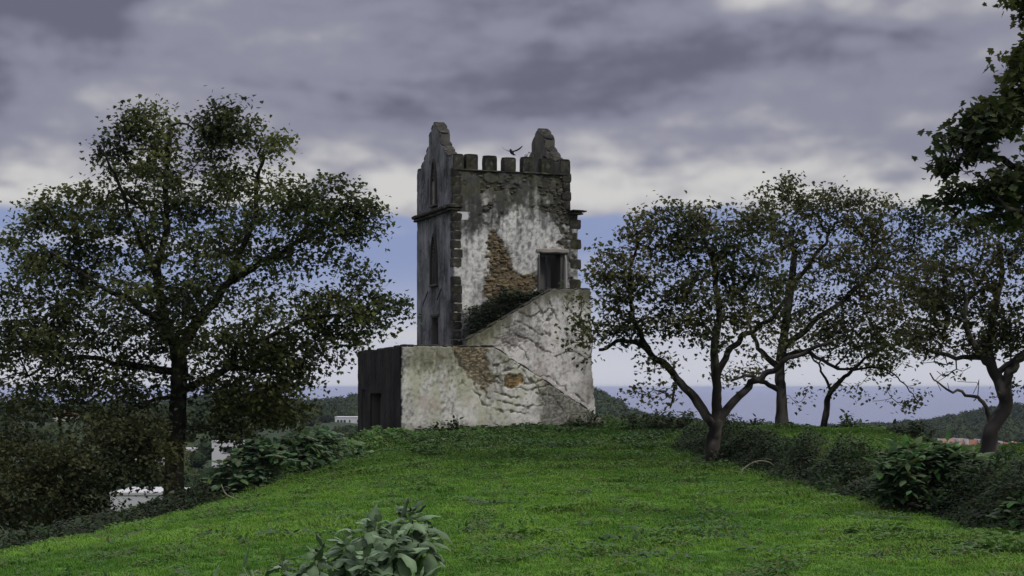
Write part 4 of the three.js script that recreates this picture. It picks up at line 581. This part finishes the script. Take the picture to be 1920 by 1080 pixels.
// ------------------------------------------------------------------ lawn
{
  const r = rng(71), b = new Bag();
  for (let i = 0; i < 15; i++) { const a = r() * 6.28, q = 0.085 * Math.sqrt(r()), x = q * Math.cos(a), z = q * Math.sin(a), h = 0.03 + 0.045 * r(), yaw = r() * 6.28, w = 0.0035 + 0.002 * r(), lean = 0.02 + 0.05 * r(), cx = Math.cos(yaw), sx = Math.sin(yaw); const A = b.v(x - cx * w, -0.01, z - sx * w), B = b.v(x + cx * w, -0.01, z + sx * w), C = b.v(x + cx * w * 0.8 - sx * lean * 0.4, h * 0.65, z + sx * w * 0.8 + cx * lean * 0.4), D2 = b.v(x - cx * w * 0.8 - sx * lean * 0.4, h * 0.65, z - sx * w * 0.8 + cx * lean * 0.4), T = b.v(x - sx * lean, h, z + cx * lean); b.q(A, B, C, D2); b.t(D2, C, T); }
  const hb = new Bag(); for (let i = 0; i < 9; i++) { const a = i * 2.4, q = 0.03 + 0.07 * r(), L = 0.035 + 0.035 * r(), h = 0.02 + 0.035 * r(), cx = Math.cos(a), sx = Math.sin(a), p = (u, v, y) => hb.v(cx * (q + u) - sx * v, h + y, sx * (q + u) + cx * v), t = (r() - 0.3) * 0.03; hb.q(p(0, 0, 0), p(L * 0.5, -L * 0.4, t), p(L, 0, t * 0.5), p(L * 0.5, L * 0.4, t)); }
  const herb = hb.geo(), herbs = [], tuft = b.geo(), list = [];
  const scatter = (n, d0, d1, grow) => { for (let i = 0; i < n; i++) {
    const d = Math.sqrt(lerp(d0 * d0, d1 * d1, r())), x = (r() * 2 - 1) * (d * 0.335 + 1.5), l = lawnness(x, d); if (r() > l + 0.25) continue; const bk = x - bankX(d); if (bk > -0.35 && bk < 0.45 && bankH(d) > 0.12 && r() < 0.85) continue;
    const n1 = fbm(x * 0.3, d * 0.22, 1, 4), n2 = fbm(x * 1.3, d * 1.0, 6, 4), n3 = noise(x * 4.5, d * 3.5, 2), rough = sst(0.02, 0.32, n1 + 0.35 * sst(36, 47, d) - 0.06) + 0.8 * sst(0.12, 0.4, n2) + 0.3 * sst(0.2, 0.6, n3); if (n3 < -0.42 && r() < 0.75) continue; const litterShade = sst(2.3, 0.4, Math.hypot(x - 4.6, (d - 36.3) * 0.8) + 0.6 * n2) + sst(2.2, 0.6, Math.hypot(x + 7.4, (d - 36.6) * 0.6) + 0.6 * n2); if (r() < 0.8 * litterShade) continue;
    const far = sst(24, 42, d + 5 * n1 + 3 * n2 + 0.9 * Math.max(0, x)), s = grow * (0.5 + 0.35 * r() + 0.8 * rough + 0.25 * far), tone = clamp(0.45 + 1.6 * n1 + 1.0 * n2 + 0.5 * n3 + 0.3 * gauss(r));
    let c = mix3(mix3([0.075, 0.185, 0.018], [0.21, 0.38, 0.04], tone), [0.05, 0.11, 0.02], 0.7 * clamp(rough * 0.75) + 0.3 * far); c = c.map((q) => q * (1 - 0.15 * far)); if (r() < 0.05 + 0.12 * sst(0.2, 0.5, fbm(x * 0.7, d * 0.6, 44, 3))) c = [0.17, 0.165, 0.065];  // rougher turf, plus tree shade put into the far and right-hand colour
    eul.set(0.16 * gauss(r), r() * 6.28, 0.16 * gauss(r)); qa.setFromEuler(eul); sc.set(s * 1.2, s, s * 1.2); po.set(x, ground(x, d), -d); (r() < 0.07 + 0.35 * n2 ? herbs : list).push({ m: new THREE.Matrix4().compose(po, qa, sc), c });
  } };
  scatter(26000, 11, 19, 0.8); scatter(60000, 18, 36, 1.0); scatter(70000, 34, 60, 1.35);
  tag(instances('lawn_herbs', herb, leafy([0.62, 0.68, 0.8]), herbs), 'tiny broad-leaved herbs mixed into the lawn', 'ground cover');
  tag(instances('lawn_grass', tuft, leafy([1, 1, 1], { roughness: 0.8 }), list), 'short bright green grass covering the slope', 'grass');
}
cover('clover_patches', 'patches of low clover and plantain spread through the lawn', 'ground cover', 57, 9000, (r) => { const d = 12.5 + 32 * r() * (0.4 + 0.6 * r()), x = (r() * 2 - 1) * (d * 0.33 + 1); const m = fbm(x * 1.5, d * 1.1, 37, 3); return m > 0.2 && lawnness(x, d) > 0.8 && x < bankX(d) - 0.4 ? [x, d, 0.5 + m] : null; }, OVAL, 0.06, [0.05, 0.1, 0.025], [0.11, 0.18, 0.05], 0.06);
{ // broad-leaved weeds in the lawn
  const r = rng(81), mats = [[0.05, 0.1, 0.03], [0.07, 0.12, 0.045], [0.04, 0.08, 0.025]].map((c) => leafy(c)), WEED = ovalLeaf(0.24, 5, 0.9, 0.2);
  const list = [[885, 945, 1, 'single weed beside the grey-green foreground plant'], [1220, 1000, 1.4, 'largest broad-leaved weed in the right half of the lawn'], [1170, 1020, 1.2, 'weed clump just below the largest weed of the lawn'], [1090, 1035, 1, 'flat weed clump near the bottom centre of the lawn'], [1230, 1055, 1.3, 'wide weed patch at the bottom of the lawn right of centre'], [1340, 998, 0.9, 'small weed right of the largest weed of the lawn'], [1095, 928, 0.9, 'dark weed alone in the middle of the lawn'], [910, 950, 1, 'dark-leaved weed on the lawn right of the foreground plant'], [1165, 968, 0.9, 'pale weed above the largest weed of the lawn'], [500, 1010, 0.9, 'low weed clump on the left part of the lawn'], [560, 1008, 0.7, 'small low weed beside the clump on the left lawn'], [1650, 975, 1.3, 'dark weed patch at the foot of the right bank'], [1700, 1005, 1.1, 'weed in the lawn below the right bank shrub'], [1425, 1040, 0.9, 'weed near the lower right of the lawn'], [1790, 1045, 1.1, 'weed in the lowest right corner of the lawn'], [690, 975, 0.8, 'weed directly behind the foreground plant']];
  for (const [px, py, s, label] of list) {
    let d = 14; for (let k = 0; k < 60; k++) { const e = ground(X(px, d), d) - Y(py, d); d += e > 0 ? -0.18 : 0.22; d = clamp(d, 11, 55); }
    let lo = 11, hi = 50; for (let k = 0; k < 40; k++) { const q = (lo + hi) / 2; if (ground(X(px, q), q) < Y(py, q)) lo = q; else hi = q; } d = lo;
    const x = X(px, d), w = thing('broadleaf_weed', label, 'weed', [x, ground(x, d), -d], r() * 6.28, 'weeds scattered in the lawn');
    const n = Math.round(16 * s + 6); for (let i = 0; i < n; i++) { const m = put('leaf', WEED, mats[i % 3], w), a = i * 2.4 + r(), q = 0.22 * s * Math.sqrt(r()), L = 0.07 + 0.08 * r(); m.position.set(q * 1.5 * Math.cos(a), 0.03 + 0.05 * r(), q * Math.sin(a)); m.rotation.set(0.95 + 0.4 * gauss(r), a + 1.57, 0.3 * gauss(r), 'YXZ'); m.scale.setScalar(L); }
  }
}

// ------------------------------------------------------------------ foreground plant
{
  const D = 10, bx = X(660, D), by = ground(bx, D), plant = thing('foreground_plant', 'grey-green large-leaved plant rising in the foreground at the bottom edge', 'plant', [bx, by, -D]), r = rng(91);
  const shapes = [ovalLeaf(0.22, 9, 0.9, 0.3, 0.035), ovalLeaf(0.27, 9, 1.5, 0.2, 0.05), ovalLeaf(0.2, 9, 0.5, 0.4, 0.03), ovalLeaf(0.25, 9, 2.1, 0.25, 0.055)], mats = [[0.115, 0.17, 0.09], [0.16, 0.23, 0.125], [0.085, 0.13, 0.065], [0.055, 0.085, 0.045]].map((c) => leafy(c, { transmission: 0.22, roughness: 0.75, vertexColors: true })), stemM = plain([0.17, 0.22, 0.13]);
  const stem = (P, r0, r1) => put('stem', new THREE.TubeGeometry(new THREE.CatmullRomCurve3(P), 14, (r0 + r1) / 2, 6), stemM, plant);
  let n = 0;
  const leaf = (x, y, z, L, yaw, pitch, roll, k) => { const m = put('leaf', shapes[k % 4], mats[(n++ * 7 + k) % 4], plant); m.position.set(x, y, z); m.rotation.set(pitch, yaw, roll, 'YXZ'); m.scale.setScalar(L); return m; };
  for (const [px, py, dd, s, num] of [[772, 962, 0.2, 1.1, 40], [705, 982, 0, 1.05, 38], [740, 1010, -0.25, 1.15, 36], [650, 1015, 0.15, 1.05, 34], [590, 1040, -0.1, 0.95, 30], [685, 1045, -0.35, 1.2, 34], [800, 1000, 0.1, 1.0, 18], [530, 1055, 0.2, 0.85, 18], [470, 1075, 0.1, 0.7, 12], [620, 1085, -0.3, 1.2, 20], [780, 1085, -0.2, 0.9, 10]]) {
    const d = D + dd, x = X(px, d) - bx, y = Y(py, d) - by, z = -dd; stem([V3(x * 0.35, -0.05, z * 0.4), V3(x * 0.6, y * 0.5, z * 0.7), V3(x * 0.95, y * 0.88, z), V3(x, y + 0.02, z)], 0.014, 0.008);
    for (let i = 0; i < num; i++) { const t = i / num, L = s * lerp(0.08, 0.19, Math.min(1, t * 1.6)) * (0.8 + 0.45 * r()), a = i * 2.4 + 0.5 * r(), q = 0.015 + 0.03 * t; leaf(x + q * Math.sin(a) + 0.015 * gauss(r), y + 0.02 - 0.2 * t * s + 0.02 * gauss(r), z + q * Math.cos(a), L, a, lerp(0.35, 2.1, Math.pow(t, 0.7)) + 0.4 * gauss(r), 0.45 * gauss(r), Math.floor(r() * 4)); }
  }
  // the upright leaves that stand out
  for (const [px, py, L, yaw, pitch, k] of [[692, 995, 0.2, 2.7, 0.12, 0], [752, 970, 0.14, 1.2, 0.15, 2], [458, 1062, 0.13, 1.6, 0.05, 2], [398, 1100, 0.15, 1.8, 0.08, 2], [668, 1000, 0.15, -1.2, 0.5, 3], [800, 990, 0.22, 1.3, 1.35, 1], [612, 1025, 0.13, -0.8, 0.4, 2], [790, 1085, 0.2, 0.9, 0.8, 2]]) leaf(X(px, D) - bx, Y(py, D) - by, 0.05, L, yaw, pitch, 0, k);
  for (const px of [458, 398]) stem([V3(X(px, D) * 0.6 - bx * 0.6, 0, 0), V3(X(px, D) - bx, Y(1062, D) - by - (px < 420 ? 0.13 : 0), 0.05)], 0.006, 0.004);
}

// ------------------------------------------------------------------ dead wood lying on the lawn
for (const [px, py, label, pts, rad] of [[1425, 893, 'bent bare branch lying at the foot of the bank by the forked tree', [[-0.45, 0, 0.1], [-0.3, 0.18, 0.05], [-0.05, 0.3, 0], [0.2, 0.27, 0], [0.35, 0.12, -0.05]], 0.012], [428, 945, 'withered pale stalk at the lawn edge below the left shrubs', [[0.35, 0, 0.1], [0.15, 0.1, 0.05], [-0.05, 0.2, 0], [-0.14, 0.38, 0]], 0.012]]) {
  let lo = 11, hi = 50; for (let k = 0; k < 40; k++) { const q = (lo + hi) / 2; if (ground(X(px, q), q) < Y(py, q)) lo = q; else hi = q; }
  const x = X(px, lo), t = thing('fallen_branch', label, 'branch', [x, ground(x, lo), -lo]), m = plain([0.2, 0.185, 0.14]), c = new THREE.CatmullRomCurve3(pts.map((p) => V3(...p)));
  put('limb', new THREE.TubeGeometry(c, 24, rad, 7), m, t);
  for (const q of [0.35, 0.6, 0.85]) { const p = c.getPoint(q); put('twig', new THREE.TubeGeometry(new THREE.CatmullRomCurve3([p, p.clone().add(V3(0.06, 0.05, 0.06)), p.clone().add(V3(0.16, 0.02, 0.1))]), 8, rad * 0.4, 5), m, t); }
}

// ------------------------------------------------------------------ birds
function bird(px, py, d, label, flying, s, rgb, yaw) {
  const g = thing('bird', label, 'bird', [X(px, d), Y(py, d), -d], yaw), m = plain(rgb);
  const body = new THREE.SphereGeometry(1, 14, 10), p = body.attributes.position; for (let i = 0; i < p.count; i++) { const x = p.getX(i), t = (1 - x) / 2; const w = 0.065 * s * (x > 0 ? 1 - 0.25 * x : 1 + 0.45 * x); p.setXYZ(i, x * 0.15 * s, p.getY(i) * w, p.getZ(i) * w); } body.computeVertexNormals();
  const b = put('body', body, m, g); b.rotation.z = flying ? 0.25 : 0.75; b.position.y = flying ? 0 : 0.12 * s;
  const h = put('head', new THREE.SphereGeometry(0.042 * s, 10, 8), m, g); h.position.set(0.14 * s, flying ? 0.06 * s : 0.25 * s, 0);
  const k = put('beak', new THREE.ConeGeometry(0.012 * s, 0.05 * s, 6), plain([0.1, 0.08, 0.05]), g); k.rotation.z = -1.6; k.position.set(0.2 * s, flying ? 0.055 * s : 0.245 * s, 0);
  const tb = new Bag(); for (const y of [0, 0.008]) { tb.v(0, y, -0.025 * s); tb.v(0, y, 0.025 * s); tb.v(-0.15 * s, y, 0.06 * s); tb.v(-0.15 * s, y, -0.06 * s); } tb.q(0, 1, 2, 3); tb.q(7, 6, 5, 4); tb.q(2, 6, 7, 3); const t = put('tail', tb.geo(), m, g); t.position.set(-0.1 * s, flying ? -0.03 * s : 0.04 * s, 0); t.rotation.z = flying ? 0.2 : 0.8;
  for (const e of [-1, 1]) {
    const w = new Bag(), n = 7; for (const up2 of [0.006, -0.004]) for (let i = 0; i <= n; i++) { const q = i / n, ch = 0.12 * s * Math.sqrt(1 - q * q * 0.97), y = flying ? 0.02 + 0.16 * s * q * q : 0; w.v(0.05 * s - 0.03 * s * q * q, y + up2, e * 0.36 * s * q * (flying ? 1 : 0.12)); w.v(0.05 * s - ch - 0.06 * s * q, y + up2 * 0.3 - 0.01, e * 0.36 * s * q * (flying ? 1 : 0.12)); }
    for (let i = 0; i < n; i++) { w.q(2 * i, 2 * i + 2, 2 * i + 3, 2 * i + 1); const o = 2 * (n + 1); w.q(o + 2 * i, o + 2 * i + 1, o + 2 * i + 3, o + 2 * i + 2); }
    const wm = put('wing', w.geo(), m, g); wm.material = m; if (!flying) { wm.position.set(0, 0.12 * s, e * 0.06 * s); wm.rotation.set(e * 1.2, 0, 0.75); } else wm.position.y = 0.02 * s;
  }
  if (!flying) for (const e of [-1, 1]) { const l = put('leg', new THREE.CylinderGeometry(0.006, 0.006, 0.08 * s, 5), plain([0.12, 0.06, 0.04]), g); l.position.set(0.01, 0.035 * s, e * 0.025 * s); }
}
bird(960, 286, 53.2, 'dark pigeon flying with raised wings just above the battlements', true, 1.0, [0.03, 0.032, 0.05], -1.9);
{ const a = 20.1 * Math.PI / 180; const onTop = (u, z) => [960 + (-1.94 + u * Math.cos(a) + z * Math.sin(a)) / (53 + u * Math.sin(a) - z * Math.cos(a)) * F, 53 + u * Math.sin(a) - z * Math.cos(a)]; let [p, d] = onTop(2.64, -0.18); bird(p, 727 - (7.75) / d * F, d, 'pale pigeon perched on the battlements near the right gable', false, 0.85, [0.3, 0.3, 0.34], 0.5); }

// ------------------------------------------------------------------ buildings in the lowland
const white = plain([0.58, 0.58, 0.57]), cream = plain([0.6, 0.55, 0.45]), glass = plain([0.04, 0.045, 0.055], { roughness: 0.3 }), tile = plain([0.21, 0.1, 0.07]), tile2 = plain([0.26, 0.15, 0.115]), concrete = plain([0.5, 0.5, 0.48]);
const built = [];
function house(x0, x1, yTop, yBase, d, label, o = {}) {
  built.push([X(x0, d) / d, X(x1, d) / d, (Y(yBase, d) - E) / d, d, o.keep || o.group ? 1 : 0.72]);
  const w = X(x1, d) - X(x0, d), cx = X((x0 + x1) / 2, d), yb = Y(yBase, d), h = Y(yTop, d) - yb, dep = o.depth ?? w * 0.7, gnd = Math.min(yb, ground(cx, d)) - 1, g = thing(o.name ?? 'house', label, o.cat ?? 'house', [cx, yb, -d - dep / 2], o.turn ?? 0, o.group);
  const rh = o.flat ? 0 : h * (o.roof ?? 0.45), wh = h - rh;
  const wall = put('wall', new THREE.BoxGeometry(w, wh + yb - gnd, dep), o.wall ?? white, g); wall.position.y = (wh - (yb - gnd)) / 2;
  if (o.flat) { const e = put('roof', new THREE.BoxGeometry(w * 1.02, h * 0.1, dep * 1.02), o.roofMat ?? white, g); e.position.y = wh + h * 0.05; }
  else {
    const s = new THREE.Shape([new THREE.Vector2(-dep / 2 - 0.3, 0), new THREE.Vector2(dep / 2 + 0.3, 0), new THREE.Vector2(dep / 2 + 0.3, 0.15), new THREE.Vector2(0, rh), new THREE.Vector2(-dep / 2 - 0.3, 0.15)]), e = new THREE.ExtrudeGeometry(s, { depth: w + 0.5, bevelEnabled: false }); e.translate(0, 0, -(w + 0.5) / 2); e.rotateY(Math.PI / 2); e.deleteAttribute('uv');
    const rf = put('roof', e, o.roofMat ?? tile, g); rf.position.y = wh + 0.004;
    if (o.chimney) { const c = put('chimney', new THREE.BoxGeometry(0.6, 1.3, 0.6), white, rf); c.position.set(w * 0.3, rh * 0.8, 0); }
    if (o.party) for (const e2 of [-1, 1]) { const p = put('party_wall', new THREE.BoxGeometry(0.35, rh + 0.3, dep + 0.7), white, g); p.position.set(e2 * (w / 2 + 0.43), wh + rh / 2, 0); }
  }
  for (const [u, v, ww, hh] of o.windows ?? []) { const q = put('window', new THREE.BoxGeometry(ww * w + 0.16, hh * h + 0.16, 0.12), concrete, g); q.position.set((u - 0.5) * w, v * h, dep / 2 + 0.03); const p = put('pane', new THREE.BoxGeometry(ww * w, hh * h, 0.06), glass, q); p.position.z = 0.05; }
  return g;
}
house(628, 715, 783, 798, 700, 'long low white building with dark windows left of the tower', { keep: true, flat: true, name: 'white_building', cat: 'building', windows: [[0.07, 0.55, 0.045, 0.32], [0.14, 0.55, 0.045, 0.32], [0.21, 0.55, 0.045, 0.32], [0.32, 0.55, 0.03, 0.32], [0.5, 0.55, 0.045, 0.32]] });
house(397, 452, 830, 862, 250, 'small white house with one window behind the left shrubs', { keep: true, flat: true, windows: [[0.55, 0.6, 0.3, 0.32]] });
house(207, 372, 928, 975, 62, 'white flat-roofed shed below the big tree', { flat: true, name: 'shed', cat: 'shed', depth: 3.5, roofMat: concrete });
house(98, 152, 770, 790, 900, 'long red-roofed house on the left skyline', { keep: true, wall: cream, depth: 12, chimney: true, windows: [[0.3, 0.25, 0.08, 0.2], [0.7, 0.25, 0.08, 0.2]] });
house(38, 66, 773, 793, 880, 'small red-roofed house at the far left', { wall: white, depth: 9, windows: [[0.5, 0.25, 0.2, 0.2]] });
house(30, 68, 806, 816, 500, 'low white shed at the far left', { flat: true, name: 'shed', cat: 'shed' });
house(152, 192, 810, 826, 460, 'white shed with grey wall seen through the left foliage', { flat: true, name: 'shed', cat: 'shed', windows: [[0.3, 0.5, 0.2, 0.3]] });
house(200, 300, 812, 822, 520, 'long white warehouse seen through the left foliage', { flat: true, name: 'warehouse', cat: 'warehouse' });
house(95, 190, 834, 846, 330, 'low white warehouse beneath the white shed on the left', { flat: true, name: 'warehouse', cat: 'warehouse' });
house(530, 600, 798, 812, 620, 'grey-white warehouse above the left hedge', { flat: true, name: 'warehouse', cat: 'warehouse', wall: concrete });
for (const [a, b, t, u, d, l, o = {}] of [
  [480, 520, 806, 818, 520, 'white block of flats above the left hedge', { windows: [[0.2, 0.5, 0.12, 0.3], [0.5, 0.5, 0.12, 0.3], [0.8, 0.5, 0.12, 0.3]] }],
  [430, 472, 812, 822, 430, 'low grey shed right of the big trunk', { wall: concrete }],
  [350, 392, 806, 820, 450, 'white house with two windows right behind the big trunk', { windows: [[0.3, 0.5, 0.14, 0.3], [0.7, 0.5, 0.14, 0.3]] }],
  [455, 500, 838, 856, 300, 'pale shed beside the small white house', { wall: concrete }],
  [345, 390, 842, 858, 290, 'white shed directly left of the small white house', {}],
  [560, 612, 784, 795, 760, 'pale building on the hill foot above the left hedge', { wall: cream }],
  [240, 285, 790, 800, 680, 'white building far off behind the left crown', {}],
  [5, 40, 790, 799, 700, 'pale building far off at the left edge', { wall: cream }],
  [250, 320, 862, 876, 230, 'grey shed left of the big trunk above the white flat roof', { wall: concrete }],
]) house(a, b, t, u, d, l, { flat: true, name: 'building', cat: 'building', ...o });
const rows = 'terraced red-roofed houses at the right';
house(1762, 1797, 823, 848, 600, 'leftmost of the red-roofed terraced houses at the right', { wall: cream, roofMat: tile2, roof: 0.72, party: true, depth: 9, group: rows, windows: [[0.5, 0.12, 0.2, 0.14]] });
house(1799, 1812, 824, 848, 602, 'narrow red-roofed terraced house second from the left', { wall: cream, roofMat: tile2, roof: 0.72, party: true, depth: 9, group: rows });
house(1817, 1838, 825, 848, 604, 'red-roofed terraced house left of the curved trunk', { wall: cream, roofMat: tile, roof: 0.72, party: true, depth: 9, group: rows });
house(1857, 1876, 828, 850, 606, 'red-roofed terraced house right of the curved trunk', { wall: cream, roofMat: tile2, roof: 0.6, party: true, depth: 9, group: rows });
house(1878, 1912, 829, 850, 608, 'rightmost red-roofed house with white wall and chimney', { wall: white, roofMat: tile, roof: 0.5, chimney: true, depth: 9, group: rows, windows: [[0.3, 0.2, 0.12, 0.2], [0.7, 0.2, 0.12, 0.2]] });
house(1734, 1746, 822, 840, 598, 'small white house end left of the red roofs', { flat: true });
house(1826, 1842, 801, 814, 860, 'pale house alone on the wooded hill at the right', { wall: cream, roofMat: tile2, depth: 8, windows: [[0.4, 0.3, 0.2, 0.2]] });

// ------------------------------------------------------------------ woods on the hills
{
  const crowns = [0, 1, 2].map((k) => { const rr = rng(k + 500), base = (() => { const g = mergeVertices((() => { const q = new THREE.IcosahedronGeometry(1, 4); q.deleteAttribute('uv'); q.deleteAttribute('normal'); return q; })()), p = g.attributes.position; for (let i = 0; i < p.count; i++) { const x = p.getX(i), y = p.getY(i), z = p.getZ(i), s = 1 + 0.45 * fbm(x * 2 + k * 9, y * 2, z * 2, 3) + 0.3 * noise(x * 7, y * 7 + k, z * 7); p.setXYZ(i, x * s, y * s * 0.9 + 0.6, z * s); } g.computeVertexNormals(); return g; })(), b = new Bag();
    for (let i = 0; i < 420; i++) { const z = rr() * 2 - 1, a = rr() * 6.28, q = Math.sqrt(1 - z * z), x = q * Math.cos(a), y = q * Math.sin(a), s = (1 + 0.45 * fbm(x * 2 + k * 9, y * 2, z * 2, 3)) * (0.95 + 0.35 * rr()), L = 0.13 + 0.16 * rr(), j = () => (rr() - 0.5) * L * 2; const P = [0, 1, 2].map(() => b.v(x * s + j(), y * s * 0.9 + 0.6 + j() * 0.7, z * s + j())); b.t(...P); }
    return mergeGeometries([base, b.geo()]); });
  const wood = (name, label, seed, n, x0, x1, d0, d1, s0, s1) => { const r = rng(seed), list = []; for (let i = 0; i < n; i++) { const x = lerp(x0, x1, r()), d = lerp(d0, d1, r()), s = lerp(s0, s1, r()); if (fbm(x * 0.02, d * 0.012, seed, 3) < -0.28) continue; const pa = x / d, pw = s / d, pt = (ground(x, d) - E + s * 1.9) / d; if (built.some(([a, b, q, hd, kp], i) => ((i * 37 + list.length * 11) % 100) / 100 < kp && d < hd + 12 && pa + pw > a && pa - pw < b && pt > q - 0.0004)) continue; eul.set(0, r() * 6.28, 0); qa.setFromEuler(eul); sc.set(s, s * (0.8 + 0.5 * r()), s); po.set(x, ground(x, d) + s * 0.25, -d); list.push({ m: new THREE.Matrix4().compose(po, qa, sc), c: mix3([0.02, 0.035, 0.015], [0.045, 0.06, 0.022], r()) }); } tag(instances(name, crowns[seed % 3], plain([1, 1, 1]), list), label, 'woods'); };
  wood('headland_wood', 'dark wooded headland directly right of the tower foot', 3, 900, -20, 100, 780, 1020, 1.8, 4.6);
  wood('hill_wood', 'dark wooded hill above the red roofs at the right', 4, 2600, 215, 440, 780, 1080, 1.8, 3.8);
  wood('valley_wood', 'wooded hills behind the town left of the tower', 5, 3000, -420, -60, 860, 1250, 2.2, 4.5);
  wood('town_trees', 'scattered trees among the town buildings at the left', 7, 1500, -240, -25, 400, 860, 1.2, 3.2);
  wood('valley_trees', 'bushy green trees below the knoll at the left', 9, 1500, -120, -16, 85, 420, 0.7, 1.9);
  wood('lowland_trees', 'dark trees on the lowland around the red-roofed houses at the right', 8, 1300, 110, 420, 260, 760, 1.2, 2.8);
}
scene.fog = new THREE.FogExp2(new THREE.Color(0.6, 0.66, 0.85), 0.00006);
renderer.render(scene, camera);
